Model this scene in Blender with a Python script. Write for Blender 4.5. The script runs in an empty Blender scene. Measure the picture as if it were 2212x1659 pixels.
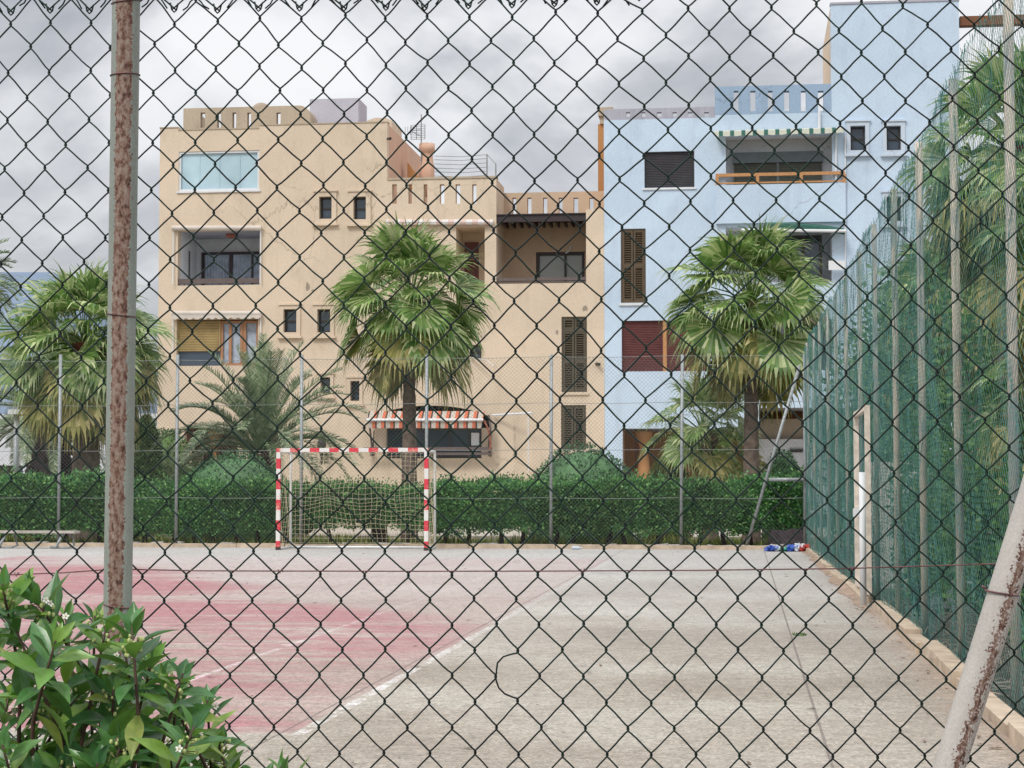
import bpy, math, random
from mathutils import Vector, Matrix, noise as mnoise
R = math.radians
rnd = random.Random(7)
scene = bpy.context.scene
C = scene.collection

# ------------------------------------------------------------------ camera
# photo grid used for measuring: 2212 x 1659 px, focal length 4000 px (65 mm), horizon at 1050
F, CX, CY, EYE = 4000.0, 1106.0, 829.5, 1.3
YAW, PITCH = math.atan(500 / F), math.atan(220.5 / F)
cam = bpy.data.cameras.new("camera"); camo = bpy.data.objects.new("camera", cam); C.objects.link(camo)
cam.sensor_width = 36; cam.lens = F / 2212 * 36; cam.clip_start = 0.05; cam.clip_end = 20000
camo.location = (0, 0, EYE); camo.rotation_euler = (math.pi / 2 + PITCH, 0, YAW)
scene.camera = camo
FW = Vector((-math.sin(YAW) * math.cos(PITCH), math.cos(YAW) * math.cos(PITCH), math.sin(PITCH)))
RT = Vector((math.cos(YAW), math.sin(YAW), 0)); UP = RT.cross(FW)
def P(x, y, Y):                                   # point of the measuring grid on the plane at depth Y
    d = FW + RT * ((x - CX) / F) + UP * ((CY - y) / F)
    t = Y / d.y
    return Vector((d.x * t, Y, EYE + d.z * t))

# ------------------------------------------------------------------ world, sun, exposure
W = bpy.data.worlds.new("World"); scene.world = W; W.use_nodes = True
nt = W.node_tree; nt.nodes.clear(); L = nt.links
def N(t, **k):
    n = nt.nodes.new(t)
    for a, b in k.items(): setattr(n, a, b)
    return n
SUN_EL, SUN_AZ = R(48), R(205)                    # azimuth from +Y clockwise: behind the camera, to its left
sky = N('ShaderNodeTexSky', sky_type='NISHITA', sun_disc=False, sun_elevation=SUN_EL, sun_rotation=SUN_AZ)
skm = N('ShaderNodeVectorMath', operation='SCALE'); skm.inputs['Scale'].default_value = 0.10
L.new(sky.outputs[0], skm.inputs[0])
tc = N('ShaderNodeTexCoord'); mp = N('ShaderNodeMapping'); mp.inputs['Scale'].default_value = (1, 1, 2.0)
mp.inputs['Location'].default_value = (3.1, 0.4, 0.35)
L.new(tc.outputs['Generated'], mp.inputs[0])
n1 = N('ShaderNodeTexNoise'); n1.inputs['Scale'].default_value = 4.2; n1.inputs['Detail'].default_value = 7; n1.inputs['Roughness'].default_value = 0.52; n1.inputs['Distortion'].default_value = 0.35
L.new(mp.outputs[0], n1.inputs['Vector'])
cr = N('ShaderNodeValToRGB'); e = cr.color_ramp.elements
e[0].position = 0.37; e[0].color = (0.375, 0.385, 0.415, 1); e[1].position = 0.60; e[1].color = (0.86, 0.86, 0.862, 1)
m_ = cr.color_ramp.elements.new(0.45); m_.color = (0.52, 0.527, 0.55, 1)
m_ = cr.color_ramp.elements.new(0.53); m_.color = (0.76, 0.765, 0.78, 1)
L.new(n1.outputs[0], cr.inputs[0])
sep = N('ShaderNodeSeparateXYZ'); L.new(tc.outputs['Generated'], sep.inputs[0])
gr = N('ShaderNodeMapRange'); gr.inputs['From Min'].default_value = 0.25; gr.inputs['From Max'].default_value = 0.95
gr.inputs['To Min'].default_value = 1.0; gr.inputs['To Max'].default_value = 2.2; L.new(sep.outputs['Z'], gr.inputs[0])
sc = N('ShaderNodeVectorMath', operation='SCALE'); L.new(cr.outputs[0], sc.inputs[0]); L.new(gr.outputs[0], sc.inputs['Scale'])
mx = N('ShaderNodeMixRGB'); mx.inputs[0].default_value = 0.9; L.new(skm.outputs[0], mx.inputs[1]); L.new(sc.outputs[0], mx.inputs[2])
bg = N('ShaderNodeBackground'); bg.inputs[1].default_value = 1.0; L.new(mx.outputs[0], bg.inputs[0])
wo = N('ShaderNodeOutputWorld'); L.new(bg.outputs[0], wo.inputs[0])
sl = bpy.data.lights.new("sun", 'SUN'); sl.energy = 1.4; sl.angle = R(14); sl.color = (1, 0.96, 0.9)
so = bpy.data.objects.new("sun", sl); C.objects.link(so)
sd = Vector((math.sin(SUN_AZ) * math.cos(SUN_EL), math.cos(SUN_AZ) * math.cos(SUN_EL), math.sin(SUN_EL)))
so.rotation_euler = sd.to_track_quat('Z', 'Y').to_euler(); so.location = sd * 50
scene.view_settings.view_transform = 'Standard'; scene.view_settings.look = 'None'
scene.view_settings.exposure = 0.22; scene.view_settings.gamma = 1

# ------------------------------------------------------------------ materials
def newmat(name):
    m = bpy.data.materials.new(name); m.use_nodes = True
    nt = m.node_tree; b = nt.nodes['Principled BSDF']
    return m, nt, b
def noise_node(nt, scale, detail=4, rough=0.55, vec=None, coord='Object', sc3=None):
    t = nt.nodes.new('ShaderNodeTexNoise'); t.inputs['Scale'].default_value = scale
    t.inputs['Detail'].default_value = detail; t.inputs['Roughness'].default_value = rough
    if vec is None:
        c = nt.nodes.new('ShaderNodeTexCoord'); vec = c.outputs[coord]
    if sc3:
        mp = nt.nodes.new('ShaderNodeMapping'); mp.inputs['Scale'].default_value = sc3; nt.links.new(vec, mp.inputs[0]); vec = mp.outputs[0]
    nt.links.new(vec, t.inputs['Vector']); return t
def ramp(nt, inp, stops):
    r = nt.nodes.new('ShaderNodeValToRGB'); el = r.color_ramp.elements
    el[0].position, el[0].color = stops[0][0], (*stops[0][1], 1)
    el[1].position, el[1].color = stops[-1][0], (*stops[-1][1], 1)
    for p, c in stops[1:-1]: q = el.new(p); q.color = (*c, 1)
    nt.links.new(inp, r.inputs[0]); return r
def mixc(nt, fac, a, b):
    m = nt.nodes.new('ShaderNodeMixRGB')
    for i, v in ((0, fac), (1, a), (2, b)):
        if isinstance(v, (int, float)): m.inputs[i].default_value = v
        elif isinstance(v, tuple): m.inputs[i].default_value = (*v, 1)
        else: nt.links.new(v, m.inputs[i])
    return m.outputs[0]
def math_(nt, op, a, b=None, c=None, clamp=False):
    m = nt.nodes.new('ShaderNodeMath'); m.operation = op; m.use_clamp = clamp
    for i, v in enumerate((a, b, c)):
        if v is None: continue
        if isinstance(v, (int, float)): m.inputs[i].default_value = v
        else: nt.links.new(v, m.inputs[i])
    return m.outputs[0]
def bump(nt, b, h, strength=0.3, dist=0.02):
    n = nt.nodes.new('ShaderNodeBump'); n.inputs['Strength'].default_value = strength; n.inputs['Distance'].default_value = dist
    nt.links.new(h, n.inputs['Height']); nt.links.new(n.outputs[0], b.inputs['Normal'])
def simple(name, col, rough=0.6, metal=0.0, var=0.15, scale=6.0, bmp=0.0):
    m, nt, b = newmat(name)
    n = noise_node(nt, scale, 5)
    d = tuple(max(0, c * (1 - var)) for c in col); l = tuple(min(1, c * (1 + var)) for c in col)
    r = ramp(nt, n.outputs[0], [(0.3, d), (0.7, l)])
    nt.links.new(r.outputs[0], b.inputs['Base Color'])
    b.inputs['Roughness'].default_value = rough; b.inputs['Metallic'].default_value = metal
    if bmp: bump(nt, b, n.outputs[0], bmp)
    return m
def leafmat(name, c1, c2, c3, rough=0.5, trans=0.25, pos_scale=1.2):
    m, nt, b = newmat(name)
    g = nt.nodes.new('ShaderNodeNewGeometry')
    r = ramp(nt, g.outputs['Random Per Island'], [(0.0, c1), (0.55, c2), (1.0, c3)])
    n = noise_node(nt, pos_scale, 3)
    f = ramp(nt, n.outputs[0], [(0.35, (0.7, 0.7, 0.7)), (0.65, (1.25, 1.25, 1.2))])
    mm = nt.nodes.new('ShaderNodeMixRGB'); mm.blend_type = 'MULTIPLY'; mm.inputs[0].default_value = 1
    nt.links.new(r.outputs[0], mm.inputs[1]); nt.links.new(f.outputs[0], mm.inputs[2])
    nt.links.new(mm.outputs[0], b.inputs['Base Color']); b.inputs['Roughness'].default_value = rough
    t = nt.nodes.new('ShaderNodeBsdfTranslucent'); nt.links.new(mm.outputs[0], t.inputs[0])
    ms = nt.nodes.new('ShaderNodeMixShader'); ms.inputs[0].default_value = trans
    nt.links.new(b.outputs[0], ms.inputs[1]); nt.links.new(t.outputs[0], ms.inputs[2])
    nt.links.new(ms.outputs[0], nt.nodes['Material Output'].inputs[0])
    return m
def plaster(name, col, stain, amount=0.5):
    m, nt, b = newmat(name)
    n = noise_node(nt, 0.35, 6, 0.6); s = noise_node(nt, 1.6, 8, 0.7, sc3=(1, 1, 0.35)); f = noise_node(nt, 14, 4)
    l = tuple(min(1, c * 1.06) for c in col); d = tuple(c * 0.92 for c in col)
    base = ramp(nt, n.outputs[0], [(0.35, d), (0.65, l)]).outputs[0]
    k = ramp(nt, s.outputs[0], [(0.52, (0, 0, 0)), (0.8, (amount,) * 3)]).outputs[0]
    col2 = mixc(nt, k, base, stain)
    rn = noise_node(nt, 1.0, 7, 0.65, sc3=(2.6, 2.6, 0.16)); big = noise_node(nt, 0.22, 3, 0.5)
    stq = math_(nt, 'MULTIPLY', math_(nt, 'MULTIPLY', math_(nt, 'SUBTRACT', rn.outputs[0], 0.50), 3.2, clamp=True), math_(nt, 'MULTIPLY', math_(nt, 'SUBTRACT', big.outputs[0], 0.36), 3.5, clamp=True))
    col2 = mixc(nt, math_(nt, 'MULTIPLY', stq, 0.62 * amount + .08), col2, tuple(c * .8 for c in stain))
    vo = nt.nodes.new('ShaderNodeTexVoronoi'); vo.feature = 'DISTANCE_TO_EDGE'; vo.inputs['Scale'].default_value = 0.42; wv = nt.nodes.new('ShaderNodeMixRGB'); wv.blend_type = 'ADD'; wv.inputs[0].default_value = 0.8
    tcc = nt.nodes.new('ShaderNodeTexCoord'); nt.links.new(tcc.outputs['Object'], wv.inputs[1]); nt.links.new(s.outputs['Color'], wv.inputs[2]); nt.links.new(wv.outputs[0], vo.inputs['Vector'])
    crk = math_(nt, 'MULTIPLY', math_(nt, 'MULTIPLY', math_(nt, 'SUBTRACT', 0.006, vo.outputs['Distance']), 350, clamp=True), math_(nt, 'MULTIPLY', math_(nt, 'SUBTRACT', big.outputs[0], 0.50), 9, clamp=True))
    col2 = mixc(nt, math_(nt, 'MULTIPLY', crk, 0.55), col2, tuple(c * .55 for c in stain))
    patch = math_(nt, 'MULTIPLY', math_(nt, 'SUBTRACT', noise_node(nt, 0.55, 2, 0.4, sc3=(1, 1, 1.4)).outputs[0], 0.60), 18, clamp=True)
    col2 = mixc(nt, math_(nt, 'MULTIPLY', patch, 0.35), col2, tuple(min(1, c * 1.14) for c in col))
    k2 = ramp(nt, f.outputs[0], [(0.3, (0.93,) * 3), (0.7, (1.04,) * 3)]).outputs[0]
    mm = nt.nodes.new('ShaderNodeMixRGB'); mm.blend_type = 'MULTIPLY'; mm.inputs[0].default_value = 1
    nt.links.new(col2, mm.inputs[1]); nt.links.new(k2, mm.inputs[2])
    nt.links.new(mm.outputs[0], b.inputs['Base Color']); b.inputs['Roughness'].default_value = 0.9
    bump(nt, b, s.outputs[0], 0.35, 0.03)
    return m
M = {}
M['beige'] = plaster('beige_plaster', (0.70, 0.575, 0.44), (0.46, 0.37, 0.26), 0.55)
M['grime'] = plaster('weathered_plaster', (0.48, 0.40, 0.30), (0.22, 0.19, 0.15), 0.7)
M['salmon'] = plaster('salmon_plaster', (0.68, 0.45, 0.33), (0.45, 0.28, 0.2), 0.4)
M['blue'] = plaster('blue_plaster', (0.555, 0.68, 0.815), (0.40, 0.46, 0.55), 0.55)
M['blueg'] = plaster('weathered_blue_plaster', (0.33, 0.45, 0.60), (0.22, 0.27, 0.33), 0.7)
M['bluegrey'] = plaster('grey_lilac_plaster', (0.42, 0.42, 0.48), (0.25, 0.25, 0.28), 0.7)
M['white'] = plaster('white_plaster', (0.74, 0.76, 0.79), (0.5, 0.5, 0.5), 0.3)
M['palesur'] = plaster('pale_surround', (0.57, 0.66, 0.76), (0.4, 0.42, 0.46), 0.5)
M['lav'] = plaster('lavender_plaster', (0.50, 0.49, 0.56), (0.4, 0.4, 0.45), 0.3)
M['roof'] = simple('roof_screed', (0.35, 0.28, 0.22), 0.9, scale=1)
M['brown'] = simple('brown_wall', (0.20, 0.085, 0.04), 0.8, scale=1)
M['orange_wall'] = plaster('ochre_wall', (0.50, 0.25, 0.10), (0.3, 0.18, 0.1), 0.3)
M['darkwood'] = simple('dark_wood', (0.035, 0.022, 0.025), 0.5, scale=8)
M['greywood'] = simple('grey_wood', (0.13, 0.10, 0.095), 0.7, scale=10)
M['olive'] = simple('olive_brown_paint', (0.085, 0.07, 0.045), 0.5, scale=5)
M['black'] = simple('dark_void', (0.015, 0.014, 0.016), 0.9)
M['orangewood'] = simple('varnished_wood', (0.50, 0.25, 0.10), 0.45, scale=12)
M['redroller'] = simple('oxblood_roller', (0.14, 0.045, 0.045), 0.6, scale=3)
M['greyroller'] = simple('charcoal_roller', (0.062, 0.060, 0.068), 0.55, scale=3)
M['greenroller'] = simple('olive_roller', (0.12, 0.125, 0.10), 0.55, scale=3)
M['yellowroller'] = simple('mustard_roller', (0.42, 0.31, 0.14), 0.6, scale=3)
M['frame'] = simple('dark_frame', (0.035, 0.03, 0.025), 0.45, scale=10)
M['whitep'] = simple('white_paint', (0.72, 0.74, 0.76), 0.45, var=0.06, scale=4)
M['curtain'] = simple('curtain', (0.40, 0.46, 0.55), 0.8, var=0.25, scale=5)
M['canvas'] = simple('pale_canvas', (0.62, 0.56, 0.50), 0.85, var=0.08, scale=3)
M['greencanvas'] = simple('green_canvas', (0.03, 0.12, 0.09), 0.8)
M['orangecanvas'] = simple('orange_canvas', (0.34, 0.11, 0.065), 0.85)
M['browncanvas'] = simple('brown_canvas', (0.12, 0.085, 0.06), 0.85)
M['galv'] = simple('galvanised_steel', (0.30, 0.325, 0.33), 0.5, 0.3, 0.3, 25)
M['wire_thin'] = simple('grey_wire', (0.25, 0.27, 0.26), 0.5, 0.3)
M['rustwire'] = simple('rusty_wire', (0.16, 0.075, 0.075), 0.55, 0.2, 0.4, 30)
M['kerb'] = simple('kerb_concrete', (0.50, 0.40, 0.30), 0.95, 0, 0.25, 5, 0.5)
M['soil'] = simple('soil', (0.075, 0.058, 0.045), 1, 0, 0.6, 7, 0.9)
M['stone'] = simple('pale_stone', (0.50, 0.47, 0.45), 0.9, 0, 0.3, 5, 0.6)
M['trunk'] = simple('palm_bark', (0.17, 0.125, 0.10), 0.95, 0, 0.45, 9, 0.8)
M['redbark'] = simple('red_fibre', (0.17, 0.055, 0.035), 0.95, 0, 0.5, 9, 0.8)
M['darkbark'] = simple('dark_bark', (0.045, 0.035, 0.04), 0.95, 0, 0.5, 9, 0.8)
M['hill'] = simple('hill', (0.20, 0.26, 0.36), 1, 0, 0.08, 0.002)  # distance haze painted in as a bluish grey base colour
M['net'] = simple('net_cord', (0.50, 0.43, 0.30), 0.9)
M['white_tube'] = simple('white_tube', (0.78, 0.79, 0.80), 0.4, var=0.05)
M['leaf_hedge'] = leafmat('hedge_leaf', (0.03, 0.115, 0.045), (0.075, 0.25, 0.075), (0.25, 0.46, 0.14), 0.5, 0.15)
M['leaf_olive'] = leafmat('olive_leaf', (0.03, 0.045, 0.012), (0.09, 0.10, 0.025), (0.20, 0.17, 0.05), 0.6, 0.15)
M['leaf_dome'] = leafmat('dome_leaf', (0.035, 0.10, 0.05), (0.06, 0.16, 0.075), (0.12, 0.26, 0.11), 0.6, 0.15)
M['leaf_tree'] = leafmat('tree_leaf', (0.03, 0.08, 0.03), (0.08, 0.18, 0.06), (0.22, 0.34, 0.11), 0.5, 0.2)
M['leaf_bright'] = leafmat('bright_leaf', (0.03, 0.09, 0.02), (0.08, 0.19, 0.04), (0.17, 0.30, 0.07), 0.45, 0.3)
M['fan'] = leafmat('fan_leaf', (0.07, 0.17, 0.04), (0.23, 0.36, 0.10), (0.60, 0.64, 0.36), 0.40, 0.35, 1.6)
M['fan_old'] = leafmat('old_fan_leaf', (0.14, 0.18, 0.05), (0.34, 0.32, 0.10), (0.58, 0.50, 0.24), 0.8, 0.25)
M['feather'] = leafmat('feather_leaf', (0.09, 0.17, 0.08), (0.22, 0.30, 0.16), (0.50, 0.54, 0.38), 0.45, 0.2)
M['grass'] = leafmat('grass_blade', (0.10, 0.16, 0.02), (0.22, 0.30, 0.05), (0.38, 0.42, 0.12), 0.7, 0.3)
M['core'] = simple('hedge_core', (0.012, 0.03, 0.014), 1, 0, 0.5, 4)
M['blue_bag'] = simple('blue_plastic', (0.05, 0.12, 0.48), 0.35, 0, 0.5, 14, 0.6)
M['green_bag'] = simple('green_plastic', (0.08, 0.42, 0.28), 0.35, 0, 0.4, 14)
M['red_bag'] = simple('red_plastic', (0.50, 0.07, 0.06), 0.35, 0, 0.4, 14)
M['whitebag'] = simple('white_plastic', (0.6, 0.65, 0.7), 0.35, 0, 0.3, 14)
def coated(name, c1, c2):
    m, nt, b = newmat(name); n = noise_node(nt, 4, 3)
    r = ramp(nt, n.outputs[0], [(0.35, c1), (0.65, c2)])
    nt.links.new(r.outputs[0], b.inputs['Base Color']); b.inputs['Roughness'].default_value = 0.5; b.inputs['Specular IOR Level'].default_value = 0.3
    return m
M['pvc'] = coated('green_coated_wire', (0.002, 0.009, 0.008), (0.003, 0.026, 0.017))
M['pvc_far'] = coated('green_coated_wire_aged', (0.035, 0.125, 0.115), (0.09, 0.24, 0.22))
M['galv_mesh'] = simple('galvanised_mesh', (0.16, 0.17, 0.16), 0.5, 0.2)
def glass(name, col, rough=0.08, coat=0.0):
    m, nt, b = newmat(name); n = noise_node(nt, 0.8, 2)
    r = ramp(nt, n.outputs[0], [(0.3, tuple(c * .8 for c in col)), (0.7, tuple(min(1, c * 1.15) for c in col))])
    nt.links.new(r.outputs[0], b.inputs['Base Color']); b.inputs['Roughness'].default_value = rough
    b.inputs['Specular IOR Level'].default_value = 0.6
    return m
M['glass'] = glass('dark_glass', (0.045, 0.07, 0.105)); M['sky_glass'] = glass('blind_glass', (0.46, 0.63, 0.71), 0.12)
M['grey_glass'] = glass('grey_glass', (0.30, 0.32, 0.30), 0.1)
def rusty(name, band_c, band_w, spread, paint=(0.50, 0.52, 0.47)):
    m, nt, b = newmat(name)
    tc = nt.nodes.new('ShaderNodeTexCoord'); s = nt.nodes.new('ShaderNodeSeparateXYZ'); nt.links.new(tc.outputs['Object'], s.inputs[0])
    big = noise_node(nt, 9, 4, 0.6, sc3=(1, 1, 0.4)); mid = noise_node(nt, 130, 5, 0.65, sc3=(1, 1, 0.6)); fine = noise_node(nt, 260, 3, 0.6)
    x = math_(nt, 'ADD', s.outputs['X'], -band_c)
    x = math_(nt, 'ADD', x, math_(nt, 'MULTIPLY', math_(nt, 'ADD', big.outputs[0], -0.5), 0.014))
    a = math_(nt, 'ABSOLUTE', x)
    w = math_(nt, 'ADD', math_(nt, 'MULTIPLY', math_(nt, 'ADD', mid.outputs[0], -0.5), spread), math_(nt, 'MULTIPLY', math_(nt, 'ADD', fine.outputs[0], -0.5), spread * 1.3))
    t = math_(nt, 'ADD', a, w)
    inside = math_(nt, 'MULTIPLY', math_(nt, 'SUBTRACT', band_w, t), 900, clamp=True)
    front = math_(nt, 'MULTIPLY', math_(nt, 'SUBTRACT', -0.004, s.outputs['Y']), 400, clamp=True)
    inside = math_(nt, 'MULTIPLY', inside, front)
    rim = math_(nt, 'SUBTRACT', 1.0, math_(nt, 'MULTIPLY', math_(nt, 'ABSOLUTE', math_(nt, 'SUBTRACT', band_w, t)), 350, clamp=True), clamp=True)
    rust = ramp(nt, mid.outputs[0], [(0.35, (0.05, 0.028, 0.026)), (0.43, (0.17, 0.085, 0.06)), (0.53, (0.29, 0.20, 0.16)), (0.68, (0.36, 0.30, 0.25))]).outputs[0]
    rust = mixc(nt, math_(nt, 'MULTIPLY', rim, 0.85), rust, (0.21, 0.06, 0.03))
    fm = ramp(nt, fine.outputs[0], [(0.3, (0.75,) * 3), (0.7, (1.15,) * 3)]).outputs[0]
    pn = ramp(nt, big.outputs[0], [(0.3, tuple(c * 0.82 for c in paint)), (0.7, tuple(min(1, c * 1.15) for c in paint))]).outputs[0]
    spots = math_(nt, 'MULTIPLY', math_(nt, 'SUBTRACT', noise_node(nt, 60, 5, 0.7).outputs[0], 0.70), 30, clamp=True)
    pn = mixc(nt, spots, pn, (0.25, 0.10, 0.06))
    col = mixc(nt, inside, pn, rust)
    mm = nt.nodes.new('ShaderNodeMixRGB'); mm.blend_type = 'MULTIPLY'; mm.inputs[0].default_value = 0.6
    nt.links.new(col, mm.inputs[1]); nt.links.new(fm, mm.inputs[2])
    nt.links.new(mm.outputs[0], b.inputs['Base Color'])
    nt.links.new(math_(nt, 'ADD', 0.45, math_(nt, 'MULTIPLY', inside, 0.45)), b.inputs['Roughness'])
    bump(nt, b, math_(nt, 'ADD', mid.outputs[0], math_(nt, 'MULTIPLY', inside, -0.6)), 0.35, 0.002)
    return m
M['rust_post'] = rusty('rusting_painted_post', 0.0035, 0.0125, 0.010, (0.29, 0.32, 0.28))
M['rust_brace'] = rusty('rusting_white_brace', 0.009, 0.0065, 0.036, (0.52, 0.49, 0.45))
def farpost():
    m, nt, b = newmat('weathered_cream_post')
    n = noise_node(nt, 3, 6, 0.65, sc3=(1, 1, 0.6))
    r = ramp(nt, n.outputs[0], [(0.42, (0.30, 0.31, 0.30)), (0.52, (0.50, 0.44, 0.37)), (0.7, (0.64, 0.54, 0.44))])
    nt.links.new(r.outputs[0], b.inputs['Base Color']); b.inputs['Roughness'].default_value = 0.7
    return m
M['cream_post'] = farpost()
def court_mat():
    m, nt, b = newmat('court_concrete')
    tc = nt.nodes.new('ShaderNodeTexCoord'); s = nt.nodes.new('ShaderNodeSeparateXYZ'); nt.links.new(tc.outputs['Object'], s.inputs[0])
    X, Y = s.outputs['X'], s.outputs['Y']; V = tc.outputs['Object']
    speck = noise_node(nt, 42, 4, 0.85, V); sp2 = noise_node(nt, 130, 2, 0.6, V)
    broad = noise_node(nt, 0.35, 5, 0.6, V); streak = noise_node(nt, 1.6, 8, 0.75, V, sc3=(0.45, 1.9, 1))
    base = ramp(nt, broad.outputs[0], [(0.35, (0.275, 0.235, 0.19)), (0.5, (0.35, 0.31, 0.26)), (0.65, (0.43, 0.405, 0.355))]).outputs[0]
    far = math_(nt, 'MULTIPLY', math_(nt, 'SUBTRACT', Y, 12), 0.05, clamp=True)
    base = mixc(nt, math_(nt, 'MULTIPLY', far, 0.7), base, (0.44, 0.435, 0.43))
    stn = math_(nt, 'MULTIPLY', math_(nt, 'SUBTRACT', streak.outputs[0], 0.52), 2.2, clamp=True)
    base = mixc(nt, math_(nt, 'MULTIPLY', stn, 0.6), base, (0.30, 0.25, 0.22))
    # faded red paint inside the tennis court, worn away unevenly
    def step(v, edge, k=40, inv=False):
        q = math_(nt, 'SUBTRACT', edge, v) if inv else math_(nt, 'SUBTRACT', v, edge)
        return math_(nt, 'MULTIPLY', q, k, clamp=True)
    def mul(*a):
        r = a[0]
        for q in a[1:]: r = math_(nt, 'MULTIPLY', r, q)
        return r
    inside = mul(step(X, -2.36, 40, True), step(Y, 9.6), step(Y, 33.3, 40, True), step(X, -13.4))
    worn = noise_node(nt, 0.22, 4, 0.55, V, sc3=(0.45, 1.0, 1)); worn.inputs['Distortion'].default_value = 0.6
    wf = math_(nt, 'MULTIPLY', math_(nt, 'SUBTRACT', math_(nt, 'ADD', worn.outputs[0], math_(nt, 'MULTIPLY', math_(nt, 'ADD', math_(nt, 'SUBTRACT', streak.outputs[0], 0.5), math_(nt, 'MULTIPLY', math_(nt, 'SUBTRACT', speck.outputs[0], 0.5), 0.5)), 1.3)), 0.31), 3.6, clamp=True)
    gr = math_(nt, 'ADD', 0.62, math_(nt, 'MULTIPLY', speck.outputs[0], 0.75))
    edge = math_(nt, 'SUBTRACT', -2.0, math_(nt, 'MAXIMUM', math_(nt, 'MULTIPLY', math_(nt, 'SUBTRACT', Y, 16.5), 0.60), 0.0))
    left = math_(nt, 'ADD', 0.14, math_(nt, 'MULTIPLY', math_(nt, 'MULTIPLY', math_(nt, 'ADD', math_(nt, 'SUBTRACT', edge, X), math_(nt, 'MULTIPLY', math_(nt, 'SUBTRACT', worn.outputs[0], 0.5), 5.0)), 0.9, clamp=True), 0.86))
    red = mixc(nt, broad.outputs[0], (0.285, 0.10, 0.115), (0.37, 0.165, 0.18))
    base = mixc(nt, mul(inside, wf, gr, left), base, red)
    pinkish = math_(nt, 'MULTIPLY', inside, 0.18); base = mixc(nt, pinkish, base, (0.50, 0.34, 0.33))
    # painted lines
    wn = noise_node(nt, 3.5, 6, 0.75, V)
    wm = math_(nt, 'MULTIPLY', math_(nt, 'SUBTRACT', math_(nt, 'ADD', wn.outputs[0], math_(nt, 'MULTIPLY', math_(nt, 'SUBTRACT', speck.outputs[0], 0.5), 0.35)), 0.42), 6, clamp=True)
    def line(v, c, w, fuz=0.012):
        q = math_(nt, 'ADD', math_(nt, 'ABSOLUTE', math_(nt, 'SUBTRACT', v, c)), math_(nt, 'MULTIPLY', math_(nt, 'SUBTRACT', wn.outputs[0], 0.5), fuz))
        return math_(nt, 'MULTIPLY', math_(nt, 'SUBTRACT', w / 2, q), 250, clamp=True)
    inY = mul(step(Y, 9.55, 60), step(Y, 33.35, 60, True)); inX = mul(step(X, -2.28, 60, True), step(X, -13.35))
    serv = mul(step(X, -3.66, 60, True), step(X, -11.9))
    ls = [mul(line(X, -2.33, 0.075), inY), mul(line(X, -3.70, 0.06), inY, ), mul(line(Y, 9.6, 0.07), inX, wm, 0.35),
          mul(line(Y, 14.95, 0.07), serv), mul(line(Y, 27.9, 0.07), serv), mul(line(Y, 33.3, 0.08), inX),
          mul(line(X, -7.8, 0.06), step(Y, 14.95), step(Y, 27.9, 40, True)), mul(line(X, -11.93, 0.06), inY)]
    lm = ls[0]
    for q in ls[1:]: lm = math_(nt, 'MAXIMUM', lm, q)
    lm = math_(nt, 'MULTIPLY', lm, math_(nt, 'ADD', 0.0, math_(nt, 'MULTIPLY', wm, 0.62)))
    fade = math_(nt, 'SUBTRACT', 1.0, math_(nt, 'MULTIPLY', math_(nt, 'MULTIPLY', math_(nt, 'SUBTRACT', Y, 11.5), 0.12, clamp=True), 0.72)); lm = math_(nt, 'MULTIPLY', lm, fade)
    base = mixc(nt, lm, base, (0.78, 0.76, 0.76))
    # expansion joints
    jx = math_(nt, 'PINGPONG', math_(nt, 'ADD', X, 2.43 + 2.83 * 12), 1.415)
    jm = math_(nt, 'MULTIPLY', math_(nt, 'SUBTRACT', 0.009, jx), 300, clamp=True)
    jy = math_(nt, 'PINGPONG', math_(nt, 'ADD', Y, 1.1), 2.9)
    jm2 = math_(nt, 'MULTIPLY', math_(nt, 'MULTIPLY', math_(nt, 'SUBTRACT', 0.006, jy), 300, clamp=True), 0.45)
    jm = math_(nt, 'MAXIMUM', jm, jm2)
    base = mixc(nt, math_(nt, 'MULTIPLY', jm, 0.75), base, (0.16, 0.13, 0.12))
    # red dirt washed up against the kerb
    dirt = math_(nt, 'MULTIPLY', math_(nt, 'SUBTRACT', X, math_(nt, 'SUBTRACT', 1.45, math_(nt, 'MULTIPLY', wn.outputs[0], 0.8))), 2.5, clamp=True)
    base = mixc(nt, math_(nt, 'MULTIPLY', dirt, 0.55), base, (0.36, 0.25, 0.185))
    g = ramp(nt, speck.outputs[0], [(0.32, (0.48,) * 3), (0.5, (1.0,) * 3), (0.68, (1.6,) * 3)]).outputs[0]
    vor = nt.nodes.new('ShaderNodeTexVoronoi'); vor.feature = 'DISTANCE_TO_EDGE'; vor.inputs['Scale'].default_value = 0.33
    wv = nt.nodes.new('ShaderNodeMixRGB'); wv.blend_type = 'ADD'; wv.inputs[0].default_value = 0.55; nt.links.new(V, wv.inputs[1]); nt.links.new(wn.outputs['Color'], wv.inputs[2]); nt.links.new(wv.outputs[0], vor.inputs['Vector'])
    ck = math_(nt, 'MULTIPLY', math_(nt, 'MULTIPLY', math_(nt, 'SUBTRACT', 0.0035, vor.outputs['Distance']), 500, clamp=True), math_(nt, 'MULTIPLY', math_(nt, 'SUBTRACT', broad.outputs[0], 0.50), 14, clamp=True))
    base = mixc(nt, math_(nt, 'MULTIPLY', ck, 0.6), base, (0.14, 0.12, 0.10))
    spots = math_(nt, 'MULTIPLY', math_(nt, 'SUBTRACT', noise_node(nt, 1.1, 3, 0.5, V).outputs[0], 0.64), 9, clamp=True)
    base = mixc(nt, math_(nt, 'MULTIPLY', spots, 0.38), base, (0.22, 0.19, 0.17))
    coarse = ramp(nt, noise_node(nt, 9, 8, 0.85, V).outputs[0], [(0.36, (0.70,) * 3), (0.5, (1.0,) * 3), (0.64, (1.30,) * 3)]).outputs[0]
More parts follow.
